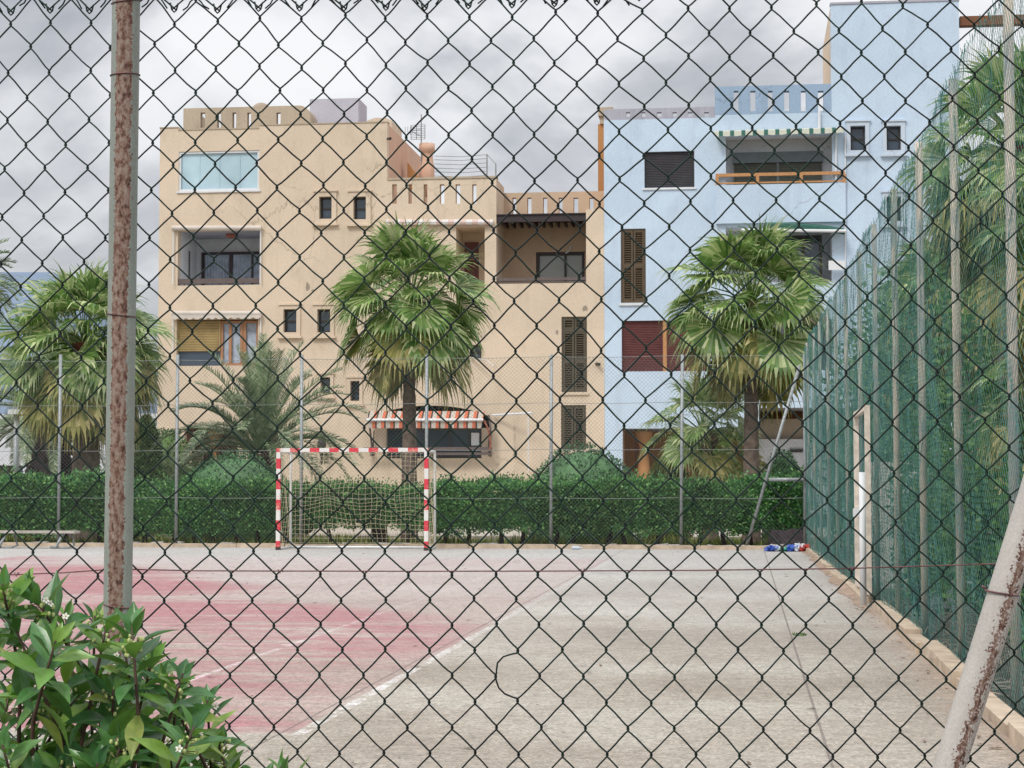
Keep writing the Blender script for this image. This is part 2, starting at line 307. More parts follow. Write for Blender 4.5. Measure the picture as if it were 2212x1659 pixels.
    mc = nt.nodes.new('ShaderNodeMixRGB'); mc.blend_type = 'MULTIPLY'; mc.inputs[0].default_value = 1
    nt.links.new(base, mc.inputs[1]); nt.links.new(coarse, mc.inputs[2]); base = mc.outputs[0]
    mm = nt.nodes.new('ShaderNodeMixRGB'); mm.blend_type = 'MULTIPLY'; mm.inputs[0].default_value = 1
    nt.links.new(base, mm.inputs[1]); nt.links.new(g, mm.inputs[2])
    nt.links.new(mm.outputs[0], b.inputs['Base Color']); b.inputs['Roughness'].default_value = 0.9
    bump(nt, b, math_(nt, 'ADD', speck.outputs[0], math_(nt, 'MULTIPLY', jm, -2)), 0.5, 0.004)
    return m
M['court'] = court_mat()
def stripes(name, ca, cb, axis='X', period=0.4, off=0.0, duty=0.5, wear=None, third=None):
    m, nt, b = newmat(name); tc = nt.nodes.new('ShaderNodeTexCoord'); s = nt.nodes.new('ShaderNodeSeparateXYZ'); nt.links.new(tc.outputs['Object'], s.inputs[0])
    v = math_(nt, 'FRACT', math_(nt, 'DIVIDE', math_(nt, 'ADD', s.outputs[axis], off + 40 * period), period))
    f = math_(nt, 'LESS_THAN', v, duty); col = mixc(nt, f, cb, ca)
    if third:
        g = math_(nt, 'MULTIPLY', math_(nt, 'GREATER_THAN', v, third[0]), math_(nt, 'LESS_THAN', v, third[1])); col = mixc(nt, g, col, third[2])
    n = noise_node(nt, 7, 6, 0.7)
    if wear: col = mixc(nt, ramp(nt, n.outputs[0], [(0.52, (0, 0, 0)), (0.72, (0.8,) * 3)]).outputs[0], col, wear)
    nt.links.new(col, b.inputs['Base Color']); b.inputs['Roughness'].default_value = 0.6
    return m
REDP, WHITEP = (0.66, 0.045, 0.07), (0.74, 0.72, 0.70)
M['bands_x'] = stripes('red_white_bands', REDP, WHITEP, 'X', 0.407, 0.0, 0.5, (0.62, 0.50, 0.38))
M['bands_z'] = stripes('red_white_bands_upright', REDP, WHITEP, 'Z', 0.42, 0.0, 0.5, (0.66, 0.52, 0.40))
M['aw_orange'] = stripes('orange_striped_canvas', (0.60, 0.15, 0.07), (0.52, 0.47, 0.41), 'X', 0.30, 0, 0.34, None, (0.34, 0.52, (0.05, 0.035, 0.03)))
M['aw_green'] = stripes('green_striped_canvas', (0.03, 0.14, 0.11), (0.60, 0.62, 0.52), 'X', 0.36, 0, 0.36)

# ------------------------------------------------------------------ mesh helpers
class MB:
    def __init__(s): s.v = []; s.f = []; s.uv = None; s.marks = []
    def mark(s): s.marks.append((len(s.v), len(s.f))); return s
    def quad(s, a, b, c, d):
        n = len(s.v); s.v += [tuple(a), tuple(b), tuple(c), tuple(d)]; s.f.append((n, n + 1, n + 2, n + 3))
    def tri(s, a, b, c):
        n = len(s.v); s.v += [tuple(a), tuple(b), tuple(c)]; s.f.append((n, n + 1, n + 2))
    def box(s, x0, x1, y0, y1, z0, z1):
        if x0 > x1: x0, x1 = x1, x0
        if y0 > y1: y0, y1 = y1, y0
        if z0 > z1: z0, z1 = z1, z0
        n = len(s.v)
        s.v += [(x0, y0, z0), (x1, y0, z0), (x1, y1, z0), (x0, y1, z0), (x0, y0, z1), (x1, y0, z1), (x1, y1, z1), (x0, y1, z1)]
        s.f += [(n, n + 3, n + 2, n + 1), (n + 4, n + 5, n + 6, n + 7), (n, n + 1, n + 5, n + 4), (n + 1, n + 2, n + 6, n + 5), (n + 2, n + 3, n + 7, n + 6), (n + 3, n, n + 4, n + 7)]
        return s
    def pbox(s, x0, y0, x1, y1, Y0, Y1):           # box whose front face covers a measured rectangle on plane Y0
        xm, ym = (x0 + x1) / 2, (y0 + y1) / 2
        s.box(P(x0, ym, Y0).x, P(x1, ym, Y0).x, Y0, Y1, P(xm, y1, Y0).z, P(xm, y0, Y0).z); return s
    def tube(s, pts, r, n=6, caps=True, twist=0.0):
        pts = [Vector(p) for p in pts]; m = len(pts)
        rs = r if isinstance(r, (list, tuple)) else [r] * m
        base = len(s.v); ref = None
        for i in range(m):
            t = (pts[min(i + 1, m - 1)] - pts[max(i - 1, 0)])
            if t.length < 1e-9: t = Vector((0, 0, 1))
            t.normalize()
            if ref is None:
                ref = Vector((0, 1, 0)) if abs(t.y) < 0.9 else Vector((1, 0, 0))
            a = ref - t * ref.dot(t)
            if a.length < 1e-6: a = t.orthogonal()
            a.normalize(); b = t.cross(a); ref = a
            for k in range(n):
                w = 2 * math.pi * k / n + twist
                s.v.append(tuple(pts[i] + (a * math.cos(w) + b * math.sin(w)) * rs[i]))
        for i in range(m - 1):
            for k in range(n):
                k2 = (k + 1) % n
                s.f.append((base + i * n + k, base + i * n + k2, base + (i + 1) * n + k2, base + (i + 1) * n + k))
        if caps:
            s.f.append(tuple(base + k for k in reversed(range(n)))); s.f.append(tuple(base + (m - 1) * n + k for k in range(n)))
        return s
    def lathe(s, c, prof, n=16):                   # prof: (radius, z)
        base = len(s.v)
        for r, z in prof:
            for k in range(n):
                w = 2 * math.pi * k / n; s.v.append((c[0] + r * math.cos(w), c[1] + r * math.sin(w), c[2] + z))
        for i in range(len(prof) - 1):
            for k in range(n):
                k2 = (k + 1) % n; s.f.append((base + i * n + k, base + i * n + k2, base + (i + 1) * n + k2, base + (i + 1) * n + k))
        s.f.append(tuple(base + (len(prof) - 1) * n + k for k in range(n)))
        s.f.append(tuple(base + k for k in reversed(range(n)))); return s
    def prism(s, poly, Y0, Y1):                    # polygon of (x,z) extruded in Y
        n = len(s.v); k = len(poly)
        s.v += [(x, Y0, z) for x, z in poly] + [(x, Y1, z) for x, z in poly]
        s.f.append(tuple(n + i for i in range(k))); s.f.append(tuple(n + k + i for i in reversed(range(k))))
        for i in range(k): j = (i + 1) % k; s.f.append((n + j, n + i, n + k + i, n + k + j))
        return s
    def build(s, name, mat, parent=None, smooth=False, origin=None, rot=None):
        if s.marks:                                # separate pieces become separate parts of the same kind
            first = None; cuts = s.marks + [(len(s.v), len(s.f))]
            for (va, fa), (vb, fb) in zip(cuts, cuts[1:]):
                t = MB(); t.v = s.v[va:vb]; t.f = [tuple(i - va for i in q) for q in s.f[fa:fb]]; o = t.build(name, mat, parent, smooth); first = first or o
            return first
        me = bpy.data.meshes.new(name)
        if origin is not None and rot is None:
            o3 = Vector(origin); vs = [tuple(Vector(v) - o3) for v in s.v]
        else: vs = s.v
        me.from_pydata(vs, [], s.f); me.update()
        mats = mat if isinstance(mat, list) else [mat]
        for q in mats: me.materials.append(q)
        if s.uv:
            ul = me.uv_layers.new(name='UVMap'); i = 0
            for li, uv in enumerate(s.uv): ul.data[li].uv = uv
        if smooth: me.polygons.foreach_set('use_smooth', [True] * len(me.polygons))
        o = bpy.data.objects.new(name, me); C.objects.link(o)
        if origin is not None: o.location = origin
        if rot is not None: o.rotation_mode = 'QUATERNION'; o.rotation_quaternion = rot
        if parent is not None:
            o.parent = parent
            o.matrix_parent_inverse = world_mat(parent).inverted()
        return o
WM = {}
def world_mat(o):
    m = Matrix.Translation(o.location) @ (o.rotation_quaternion.to_matrix().to_4x4() if o.rotation_mode == 'QUATERNION' else o.rotation_euler.to_matrix().to_4x4())
    return m if o.parent is None else world_mat(o.parent) @ o.matrix_parent_inverse @ m
def tag(o, label=None, cat=None, group=None, kind=None):
    if label: o['label'] = label
    if cat: o['category'] = cat
    if group: o['group'] = group
    if kind: o['kind'] = kind
    return o
def thing(name, label, cat, loc, group=None):
    o = bpy.data.objects.new(name, None); C.objects.link(o); o.location = loc; o.empty_display_size = 0.2
    return tag(o, label, cat, group)

# ------------------------------------------------------------------ ground, court, kerbs, hills
g = MB(); g.quad((-3000, -200, -0.06), (3000, -200, -0.06), (3000, 9000, -0.06), (-3000, 9000, -0.06))
tag(g.build('ground', M['soil']), kind='structure')
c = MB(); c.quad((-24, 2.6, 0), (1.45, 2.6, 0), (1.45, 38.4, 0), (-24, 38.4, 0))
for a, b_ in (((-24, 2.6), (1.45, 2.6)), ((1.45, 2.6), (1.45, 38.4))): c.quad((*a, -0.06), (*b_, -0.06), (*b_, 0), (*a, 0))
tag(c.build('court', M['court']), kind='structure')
def fenceX(Y): return 1.56 - 0.0083 * (Y - 11)
k = MB(); y = 3.0
while y < 38.2:
    L_ = rnd.uniform(0.9, 1.5); y1 = min(y + L_, 38.3)
    if not (19.6 < y < 20.6):
        h = rnd.uniform(0.07, 0.11) * (1 if y < 19.8 else 0.7); xo = rnd.uniform(-0.02, 0.02); xi = 1.33 if y < 20 else 1.30 - 0.004 * (y - 20)
        b0 = len(k.v); k.box(xi + xo, xi + 0.13 + xo, y, y1 - 0.02, -0.03, h)
        for i in range(b0, len(k.v)): v = k.v[i]; k.v[i] = (v[0] + rnd.uniform(-.01, .01), v[1], v[2] + rnd.uniform(-.008, .008))
    y = y1
tag(k.build('side_kerb', M['kerb']), kind='structure')
k = MB()
x = -24
while x < 1.3:
    x1 = min(x + rnd.uniform(1, 2), 1.3); k.box(x, x1 - 0.015, 38.3 + rnd.uniform(-.01, .01), 38.48, -0.03, 0.085 + rnd.uniform(-.01, .01)); x = x1
tag(k.build('back_kerb', M['kerb']), kind='structure')
# dirt heaped against the right kerb
d = MB(); ys = [19 + i * 0.5 for i in range(39)]
for i in range(len(ys) - 1):
    for j in range(4):
        def pt(yy, jj):
            w = 0.02 + min(1, max(0, (yy - 19) / 3)) * 0.24 * (0.5 + 0.5 * mnoise.noise(Vector((yy * 0.8, 0, 3)))); q = jj / 4
            return (1.31 - w * (1 - q), yy, 0.004 + 0.05 * min(1, max(0, (yy - 19) / 3)) * q ** 1.5 * (0.6 + mnoise.noise(Vector((yy, jj, 1)))))
        d.quad(pt(ys[i], j), pt(ys[i], j + 1), pt(ys[i + 1], j + 1), pt(ys[i + 1], j))
tag(d.build('dirt_bank', simple('red_dirt', (0.34, 0.25, 0.19), 1, 0, 0.4, 6, 0.6), smooth=True), kind='structure')
# soil strip beyond the right kerb, pavement beyond the back hedge
s_ = MB(); nx, ny = 14, 60
def sp(i, j):
    X = 1.46 + i * 0.6; Y = 3 + j * 0.6; return (X, Y, 0.0 + 0.10 * mnoise.noise(Vector((X * 1.7, Y * 1.7, 0))) - (0.03 if i == 0 else 0))
for i in range(nx):
    for j in range(ny): s_.quad(sp(i, j), sp(i + 1, j), sp(i + 1, j + 1), sp(i, j + 1))
tag(s_.build('planting_bed', M['soil'], smooth=True), kind='structure')
s_ = MB(); s_.quad((-60, 38.5, -0.02), (30, 38.5, -0.02), (30, 48, -0.02), (-60, 48, -0.02))
tag(s_.build('garden_soil', simple('garden_soil', (0.20, 0.17, 0.11), 1, 0, 0.4, 3)), kind='structure')
s_ = MB(); s_.quad((-60, 48, -0.01), (30, 48, -0.01), (30, 59.9, -0.01), (-60, 59.9, -0.01))
tag(s_.build('path', simple('pavement', (0.45, 0.40, 0.34), 0.9, 0, 0.15, 2)), kind='structure')
# edging stones below the hedge
st = MB()
x = -21
while x < 1.2:
    w = rnd.uniform(0.1, 0.35); h = rnd.uniform(0.03, 0.09); b0 = len(st.v)
    st.box(x, x + w, 39.0, 39.25, -0.03, h)
    for i in range(b0, len(st.v)): v = st.v[i]; st.v[i] = (v[0] + rnd.uniform(-.03, .03), v[1] + rnd.uniform(-.04, .04), v[2] + rnd.uniform(-.02, .02))
    x += w + rnd.uniform(-0.02, 0.05)
tag(st.build('edging_stones', M['stone']), 'strip of pale flat edging stones under the long hedge', 'stones', kind='stuff')
gm = MB()
for i in range(9000):
    X = rnd.uniform(-21, 2); Y = rnd.uniform(39.3, 43.5); h = rnd.uniform(0.05, 0.22) * (1.2 if mnoise.noise(Vector((X, Y, 5))) > 0 else 0.5); a = rnd.uniform(0, 6.28)
    dx, dy = math.cos(a) * 0.02, math.sin(a) * 0.02
    gm.tri((X - dx, Y - dy, -0.02), (X + dx, Y + dy, -0.02), (X + rnd.uniform(-.06, .06), Y + rnd.uniform(-.06, .06), h))
tag(gm.build('grass', M['grass']), 'yellow green grass growing below the hedge', 'grass', kind='stuff')
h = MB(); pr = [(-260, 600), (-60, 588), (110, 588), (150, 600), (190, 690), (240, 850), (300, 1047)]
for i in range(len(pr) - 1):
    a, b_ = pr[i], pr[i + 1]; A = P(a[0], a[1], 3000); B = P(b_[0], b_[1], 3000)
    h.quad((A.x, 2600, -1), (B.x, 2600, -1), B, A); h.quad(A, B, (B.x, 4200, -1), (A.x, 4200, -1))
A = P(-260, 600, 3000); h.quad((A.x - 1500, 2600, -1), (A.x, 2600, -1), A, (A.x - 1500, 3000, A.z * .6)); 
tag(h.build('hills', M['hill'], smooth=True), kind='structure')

# ------------------------------------------------------------------ walls with openings
def panel(mb, x0, x1, z0, z1, holes, Y, T):
    xs = sorted(set([x0, x1] + [min(max(v, x0), x1) for h in holes for v in (h[0], h[1])]))
    zs = sorted(set([z0, z1] + [min(max(v, z0), z1) for h in holes for v in (h[2], h[3])]))
    def solid(i, j):
        if i < 0 or j < 0 or i >= len(xs) - 1 or j >= len(zs) - 1: return False
        cx, cz = (xs[i] + xs[i + 1]) / 2, (zs[j] + zs[j + 1]) / 2
        return not any(h[0] < cx < h[1] and h[2] < cz < h[3] for h in holes)
    for i in range(len(xs) - 1):
        for j in range(len(zs) - 1):
            if not solid(i, j): continue
            a, b, c, d = xs[i], xs[i + 1], zs[j], zs[j + 1]
            mb.quad((a, Y, c), (b, Y, c), (b, Y, d), (a, Y, d)); mb.quad((b, Y + T, c), (a, Y + T, c), (a, Y + T, d), (b, Y + T, d))
            if not solid(i - 1, j): mb.quad((a, Y + T, c), (a, Y, c), (a, Y, d), (a, Y + T, d))
            if not solid(i + 1, j): mb.quad((b, Y, c), (b, Y + T, c), (b, Y + T, d), (b, Y, d))
            if not solid(i, j - 1): mb.quad((a, Y + T, c), (b, Y + T, c), (b, Y, c), (a, Y, c))
            if not solid(i, j + 1): mb.quad((a, Y, d), (b, Y, d), (b, Y + T, d), (a, Y + T, d))
def rc(x0, y0, x1, y1, Y):                          # measured rect -> (X0,X1,Z0,Z1) on plane Y
    xm, ym = (x0 + x1) / 2, (y0 + y1) / 2
    return (P(x0, ym, Y).x, P(x1, ym, Y).x, P(xm, y1, Y).z, P(xm, y0, Y).z)
def ring(mb, r, w, Y0, Y1, ins=None):
    x0, x1, z0, z1 = r
    mb.box(x0, x1, Y0, Y1, z0, z0 + w); mb.box(x0, x1, Y0, Y1, z1 - w, z1); mb.box(x0, x0 + w, Y0, Y1, z0 + w, z1 - w); mb.box(x1 - w, x1, Y0, Y1, z0 + w, z1 - w)
def small_window(par, r, Y, wallm, surround=0.16, sill=True, rows=2, glassm=None):
    x0, x1, z0, z1 = r; f = MB(); ring(f, r, 0.06, Y + 0.14, Y + 0.20)
    for k in range(1, rows): zz = z0 + (z1 - z0) * k / rows; f.box(x0 + 0.06, x1 - 0.06, Y + 0.15, Y + 0.19, zz - 0.03, zz + 0.03)
    wd = f.build('window', M['frame'], par)
    p = MB(); p.box(x0 + 0.05, x1 - 0.05, Y + 0.205, Y + 0.22, z0 + 0.05, z1 - 0.05); p.build('pane', glassm or M['glass'], wd)
    if surround:
        s = MB(); q = surround; o = (x0 - q, x1 + q, z0 - q, z1 + q); ring(s, o, q, Y - 0.06, Y + 0.0); s.build('surround', wallm, wd)
        s = MB(); s.box(x0 - q - 0.06, x1 + q + 0.06, Y - 0.13, Y - 0.0, z0 - q - 0.07, z0 - q - 0.003); s.build('sill', wallm, wd); s = MB(); s.box(x0 - q - 0.04, x1 + q + 0.04, Y - 0.10, Y, z1 + q + 0.003, z1 + q + 0.06); s.build('lintel', wallm, wd)
    return wd
def roller(par, r, Y, mat, name='roller_shutter', sillm=None, pitch=0.055):
    x0, x1, z0, z1 = r; m = MB(); z = z0
    while z < z1 - 0.01:
        zt = min(z + pitch, z1); m.quad((x0, Y + 0.10, z), (x1, Y + 0.10, z), (x1, Y + 0.085, (z + zt) / 2), (x0, Y + 0.085, (z + zt) / 2))
        m.quad((x0, Y + 0.085, (z + zt) / 2), (x1, Y + 0.085, (z + zt) / 2), (x1, Y + 0.115, zt), (x0, Y + 0.115, zt)); z = zt
    m.box(x0, x0 + 0.03, Y + 0.06, Y + 0.2, z0, z1); m.box(x1 - 0.03, x1, Y + 0.06, Y + 0.2, z0, z1)
    m.box(x0 + .03, x1 - .03, Y + 0.13, Y + 0.2, z0, z1)
    o = m.build(name, mat, par)
    if sillm: s = MB(); s.box(x0 - 0.06, x1 + 0.06, Y - 0.05, Y - 0.0, z0 - 0.07, z0 - 0.01); s.build('sill', sillm, o)
    return o
def louvre(par, r, Y, mat, sillm, transom=None):
    x0, x1, z0, z1 = r; m = MB(); ring(m, r, 0.05, Y + 0.03, Y + 0.12); xm = (x0 + x1) / 2
    segs = [(z0 + 0.05, z1 - 0.05)]
    if transom: segs = [(z0 + .05, z0 + (z1 - z0) * transom), (z0 + (z1 - z0) * transom + .06, z1 - .05)]; m.box(x0 + .05, x1 - .05, Y + .03, Y + .12, segs[0][1], segs[1][0])
    for (a, b) in segs:
        n = max(1, round((b - a) / 1.1))
        for (l, rr) in ((x0 + 0.055, xm - 0.012), (xm + 0.012, x1 - 0.055)):
            m.box(l, l + 0.06, Y + 0.04, Y + 0.10, a, b); m.box(rr - 0.06, rr, Y + 0.04, Y + 0.10, a, b)
            for i in range(n):
                za, zb = a + (b - a) * i / n, a + (b - a) * (i + 1) / n
                m.box(l + .06, rr - .06, Y + .04, Y + .10, za, za + 0.07); m.box(l + .06, rr - .06, Y + .04, Y + .10, zb - 0.07, zb)
                z = za + 0.08
                while z < zb - 0.10: m.quad((l + .06, Y + 0.045, z), (rr - .06, Y + 0.045, z), (rr - .06, Y + 0.095, z + 0.05), (l + .06, Y + 0.095, z + 0.05)); z += 0.075
    m.box(x0 + .05, x1 - .05, Y + 0.13, Y + 0.16, z0 + .05, z1 - .05)
    o = m.build('louvred_shutter', mat, par)
    s = MB(); s.box(x0 - 0.06, x1 + 0.06, Y - 0.06, Y - 0.0, z0 - 0.09, z0 - 0.01); s.build('sill', sillm, o)
    return o
def niche(par, r, Y, depth, wallm, ceilm, name='balcony_recess'):   # box-shaped room behind an opening
    x0, x1, z0, z1 = r; m = MB(); Y0 = Y + 0.301; Y1 = Y + depth
    m.box(x0 - 0.1, x0 + 0.0, Y0, Y1, z0 - .1, z1 + .1); m.box(x1, x1 + 0.1, Y0, Y1, z0 - .1, z1 + .1)
    m.box(x0, x1, Y1, Y1 + 0.1, z0 - .1, z1 + .1); m.box(x0, x1, Y0, Y1, z0 - 0.1, z0)
    o = m.build(name, wallm, par)
    m = MB(); m.box(x0, x1, Y0, Y1, z1, z1 + 0.1); m.build('ceiling', ceilm, o)
    return o

# ================================================================== BEIGE BUILDING
YB = 60.0
bb = thing('apartment_building', 'beige apartment block with slotted parapets, recessed balconies and a striped orange awning', 'building', (-9, YB, 0))
X342, X835, X1070, X1305 = P(342, 650, YB).x, P(835, 650, YB).x, P(1072, 650, YB).x, P(1305, 650, YB).x
ZM = P(600, 277, YB).z; ZW = P(950, 387, YB).z
hb = {k_: rc(*v, YB) for k_, v in dict(big=(386, 326, 560, 412), balc=(384, 497, 561, 616), french=(381, 690, 557, 790), s1=(690, 425, 717, 473), s2=(764, 425, 791, 474), s3=(613, 668, 641, 718), s4=(686, 668, 714, 718), s5=(693, 815, 714, 850), porch=(397, 925, 513, 1120), s6=(757, 823, 777, 866)).items()}
hp = list(hb['porch']); hp[2] = -1; hb['porch'] = tuple(hp)
w = MB(); panel(w, X342, X835, -0.05, ZM, list(hb.values()), YB, 0.3)
# parapet lift at both ends of the main roof
w.box(X342, P(385, 270, YB).x, YB, YB + 0.3, ZM, ZM + 0.09); w.box(P(560, 270, YB).x, X835, YB, YB + 0.3, ZM, ZM + 0.10)
slotsW = [rc(a, 398, b, 440, YB) for a, b in ((847, 857), (882, 890), (915, 923), (950, 960), (984, 994), (1020, 1029))]
hw = dict(niche=rc(985, 490, 1047, 640, YB), arch=rc(800, 876, 1057, 990, YB), sm=rc(1016, 745, 1040, 775, YB))
panel(w, X835, X1070, -0.05, ZW, slotsW + list(hw.values()), YB + 0.0, 0.3)
hr = dict(l1=rc(1213, 684, 1268, 847, YB), l2=rc(1212, 875, 1266, 972, YB)); ZL = P(1170, 612, YB).z
panel(w, X1070, X1305, -0.05, ZL, list(hr.values()), YB, 0.3)
ZP = P(1285, 452, YB).z
w.box(P(1266, 540, YB).x, X1305, YB, YB + 2.0, ZL, ZP)           # right pillar / side of the loggia
w.box(X1070 - 0.35, X1070, YB + 0.301, YB + 2.0, ZL - .2, ZW - 0.002)         # left side of the loggia
w.box(X342, X342 + 0.3, YB + 0.301, YB + 9, -0.05, ZM); w.box(X342, X835, YB + 9.002, YB + 9.3, -0.05, ZM)
w.box(X835 + .002, X1305, YB + 9.002, YB + 9.3, -0.05, P(1170, 620, YB).z)
wallo = w.build('wall', M['beige'], bb)
w = MB(); w.box(X835 - 0.3, X835 - 0.002, YB + 0.301, YB + 9, -0.05, ZM + 0.08); w.build('side_wall', M['salmon'], bb)
# weathered copings
w = MB(); w.mark().box(X342 - .02, P(385, 270, YB).x, YB - 0.02, YB + 0.33, ZM + 0.093, ZM + 0.13); w.mark().box(P(385, 270, YB).x + .002, P(560, 270, YB).x - .002, YB - 0.02, YB + 0.33, ZM + 0.003, ZM + 0.04); w.mark().box(P(560, 270, YB).x, X835 + .02, YB - 0.02, YB + 0.33, ZM + 0.103, ZM + 0.14); w.mark().box(X835 + .02, X1070 + 0.02, YB - 0.03, YB + 0.33, ZW + .003, ZW + 0.07)
w.build('coping', M['grime'], bb)
w = MB(); w.mark().box(X342 + .3, X835 - .3, YB + .3, YB + 9, ZM - 0.6, ZM - 0.3); w.mark().box(X835 + .002, X1070 - .36, YB + .302, YB + 9, P(950, 448, YB).z - .2, P(950, 448, YB).z); w.mark().box(X1070, X1305, YB + 2.31, YB + 9, P(1170, 470, YB).z - .3, P(1170, 470, YB).z)
w.mark().box(X1070 + .002, X1305 - .002, YB + .302, YB + 2.0, ZL - 0.45, ZL - 0.3)
w.build('roof', M['roof'], bb)
# rooftop slotted parapet, stair box, clutter
w = MB(); YR = YB + 3; sl3 = [rc(a, 243, b, 276, YR) for a, b in ((433, 443), (469, 477), (502, 510), (534, 542), (597, 606))]
r = rc(396, 231, 645, 290, YR); panel(w, r[0], r[1], r[2] - .5, r[3], sl3, YR, 0.25)
w.box(r[0] + .001, r[0] + .25, YR + .251, YR + 3, r[2] - .5, r[3])
pr_ = [(r[1] + .002, r[2] - .5), (r[1] + 0.42, r[2] - .5)] + [(r[1] + 0.42 * math.cos(a * math.pi / 12), r[3] - 0.42 + 0.42 * math.sin(a * math.pi / 12)) for a in range(0, 7)]
w.prism(pr_, YR, YR + 3); w.build('rooftop_parapet', M['grime'], bb)
w = MB(); r = rc(543, 222, 586, 250, YB + 5); cx = (r[0] + r[1]) / 2; R_ = (r[1] - r[0]) / 2
w.lathe((cx, YB + 5, r[3] - R_), [(R_ * math.cos(a * math.pi / 16), R_ * math.sin(a * math.pi / 16)) for a in range(0, 8)], 20); w.build('roof_dome', M['roof'], bb, True)
w = MB(); r = rc(669, 213, 774, 290, YB + 4); w.box(r[0], r[1], YB + 4, YB + 5.5, r[2] - .5, r[3]); w.build('stair_housing', M['lav'], bb)
w = MB(); r = rc(793, 254, 846, 290, YB + 6)
w.prism([(r[0], r[2] - .5), (r[1], r[2] - .5), (r[1], r[3] - .12), (r[1] - .2, r[3] - .02), (r[0] + .3, r[3]), (r[0], r[3] - .1)], YB + 6, YB + 8); w.build('roof_kiosk', M['beige'], bb)
YC = YB + 3.2; c0 = P(922, 387, YC); zt = P(922, 311, YC).z - c0.z; w = MB()
w.lathe((c0.x, YC, c0.z - 0.6), [(0.27, 0), (0.27, zt + .6 - 0.78), (0.24, zt + .6 - 0.70), (0.21, zt + .6 - 0.45), (0.21, zt + .6 - 0.32), (0.28, zt + .6 - 0.26), (0.28, zt + .6)], 20)
w.build('chimney', M['salmon'], bb, True)
w = MB(); q = [P(880, 350, YB + 2.5), P(907, 387, YB + 2.5)]; w.prism([(q[0].x, q[0].z), (q[0].x, q[1].z - .3), (q[1].x, q[1].z - .3), (q[1].x, q[1].z)], YB + 2.5, YB + 2.9); w.build('stair_wedge', M['orange_wall'], bb)
# antenna
YA = YB + 3; w = MB(); a0, a1 = P(910, 350, YA), P(910, 247, YA); w.tube([a0 - Vector((0, 0, .8)), a1], 0.022, 6)
ar = rc(884, 272, 920, 303, YA)
for i in range(9): zz = ar[2] + (ar[3] - ar[2]) * i / 8; w.tube([(ar[0] + .1, YA - .25, zz - .02), (ar[1], YA - .1, zz + .02)], 0.009, 4)
for xx in (ar[0] + .1, (ar[0] + ar[1]) / 2, ar[1]): w.tube([(xx, YA - .2, ar[2]), (xx, YA - .2, ar[3])], 0.013, 4)
for s_k in (-1, 1): w.tube([(a0.x - .3, YA - .5, (ar[2] + ar[3]) / 2), (a0.x, YA, (ar[2] + ar[3]) / 2 + .12 * s_k)], 0.012, 4)
for i in range(4): xx = ar[0] - .05 + .09 * i; w.tube([(xx, YA - .5, (ar[2] + ar[3]) / 2 - .14), (xx, YA - .5, (ar[2] + ar[3]) / 2 + .14)], 0.008, 4)
w.build('antenna', M['galv'], bb)
w = MB(); YL = YB + 4
for i, yy in enumerate((335, 343, 352, 361, 369, 378)):
    A, B_ = P(938, yy + 2, YL), P(1052, yy - 1 + i * .3, YL); w.tube([A, (A + B_) / 2 - Vector((0, 0, .05)), B_], 0.011, 4)
for xx, YY in ((1052, YL), (1071, YL - 1.6)): w.tube([P(xx, 395, YY) - Vector((0, 0, .5)), P(xx, 333 + (30 if xx > 1060 else 0) * .7, YY)], 0.025, 6)
w.tube([P(1052, 333, YL), P(1071, 354, YL - 1.6)], 0.02, 5); w.build('washing_line', M['galv'], bb)
# windows
r = hb['big']; f = MB(); ring(f, r, 0.07, YB + 0.03, YB + 0.10); f.box(r[0] - .05, r[1] + .05, YB - .05, YB - .002, r[2] - .06, r[2] - .003)
wd = f.build('window', M['whitep'], bb); tag(wd, 'wide pale blue top floor window in a white frame')
p = MB(); p.box(r[0] + .06, r[1] - .06, YB + .105, YB + .13, r[2] + .06, r[3] - .06)
for q in (0.25, 0.5, 0.75): p.box(r[0] + (r[1] - r[0]) * q - .012, r[0] + (r[1] - r[0]) * q + .012, YB + .09, YB + .104, r[2] + .07, r[3] - .07)
p.build('pane', M['sky_glass'], wd)
for k_, sur in (('s1', .16), ('s2', .16), ('s3', .13), ('s4', .13), ('s5', .1), ('s6', .1)): small_window(bb, hb[k_], YB, M['beige'], sur)
small_window(bb, hw['sm'], YB, M['beige'], 0)
# upper-left balcony
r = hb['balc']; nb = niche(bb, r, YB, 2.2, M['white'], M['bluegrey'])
YN = YB + 2.2
f = MB(); q = rc(437, 545, 575, 640, YN); q = (q[0], r[1] - .01, r[2] + .01, q[3]); ring(f, q, 0.09, YN - .12, YN - .02); xm = q[0] + (q[1] - q[0]) * .38; f.box(xm, xm + .1, YN - .12, YN - .02, q[2] + .09, q[3] - .09); xm2 = q[0] + (q[1] - q[0]) * .68; f.box(xm2, xm2 + .07, YN - .12, YN - .02, q[2] + .09, q[3] - .09)
wd = f.build('balcony_door', M['darkwood'], bb); p = MB()
xx = q[0] + .09
while xx < q[1] - .1: p.quad((xx, YN - .05, q[2] + .09), (xx + .05, YN - .09, q[2] + .09), (xx + .05, YN - .09, q[3] - .09), (xx, YN - .05, q[3] - .09)); p.quad((xx + .05, YN - .09, q[2] + .09), (xx + .1, YN - .05, q[2] + .09), (xx + .1, YN - .05, q[3] - .09), (xx + .05, YN - .09, q[3] - .09)); xx += .1
p.build('curtain', M['curtain'], wd)
f = MB(); q = rc(392, 543, 410, 616, YB + 1.2); ring(f, (q[0], q[1], r[2], q[3]), .03, YB + 1.2, YB + 1.25)
z = r[2] + .05
while z < q[3] - .25: f.tube([(q[0] + .02, YB + 1.22, z), (q[1] - .02, YB + 1.22, z + .25)], .012, 4); f.tube([(q[1] - .02, YB + 1.23, z), (q[0] + .02, YB + 1.23, z + .25)], .012, 4); z += .09
f.build('lattice_screen', M['greywood'], bb)
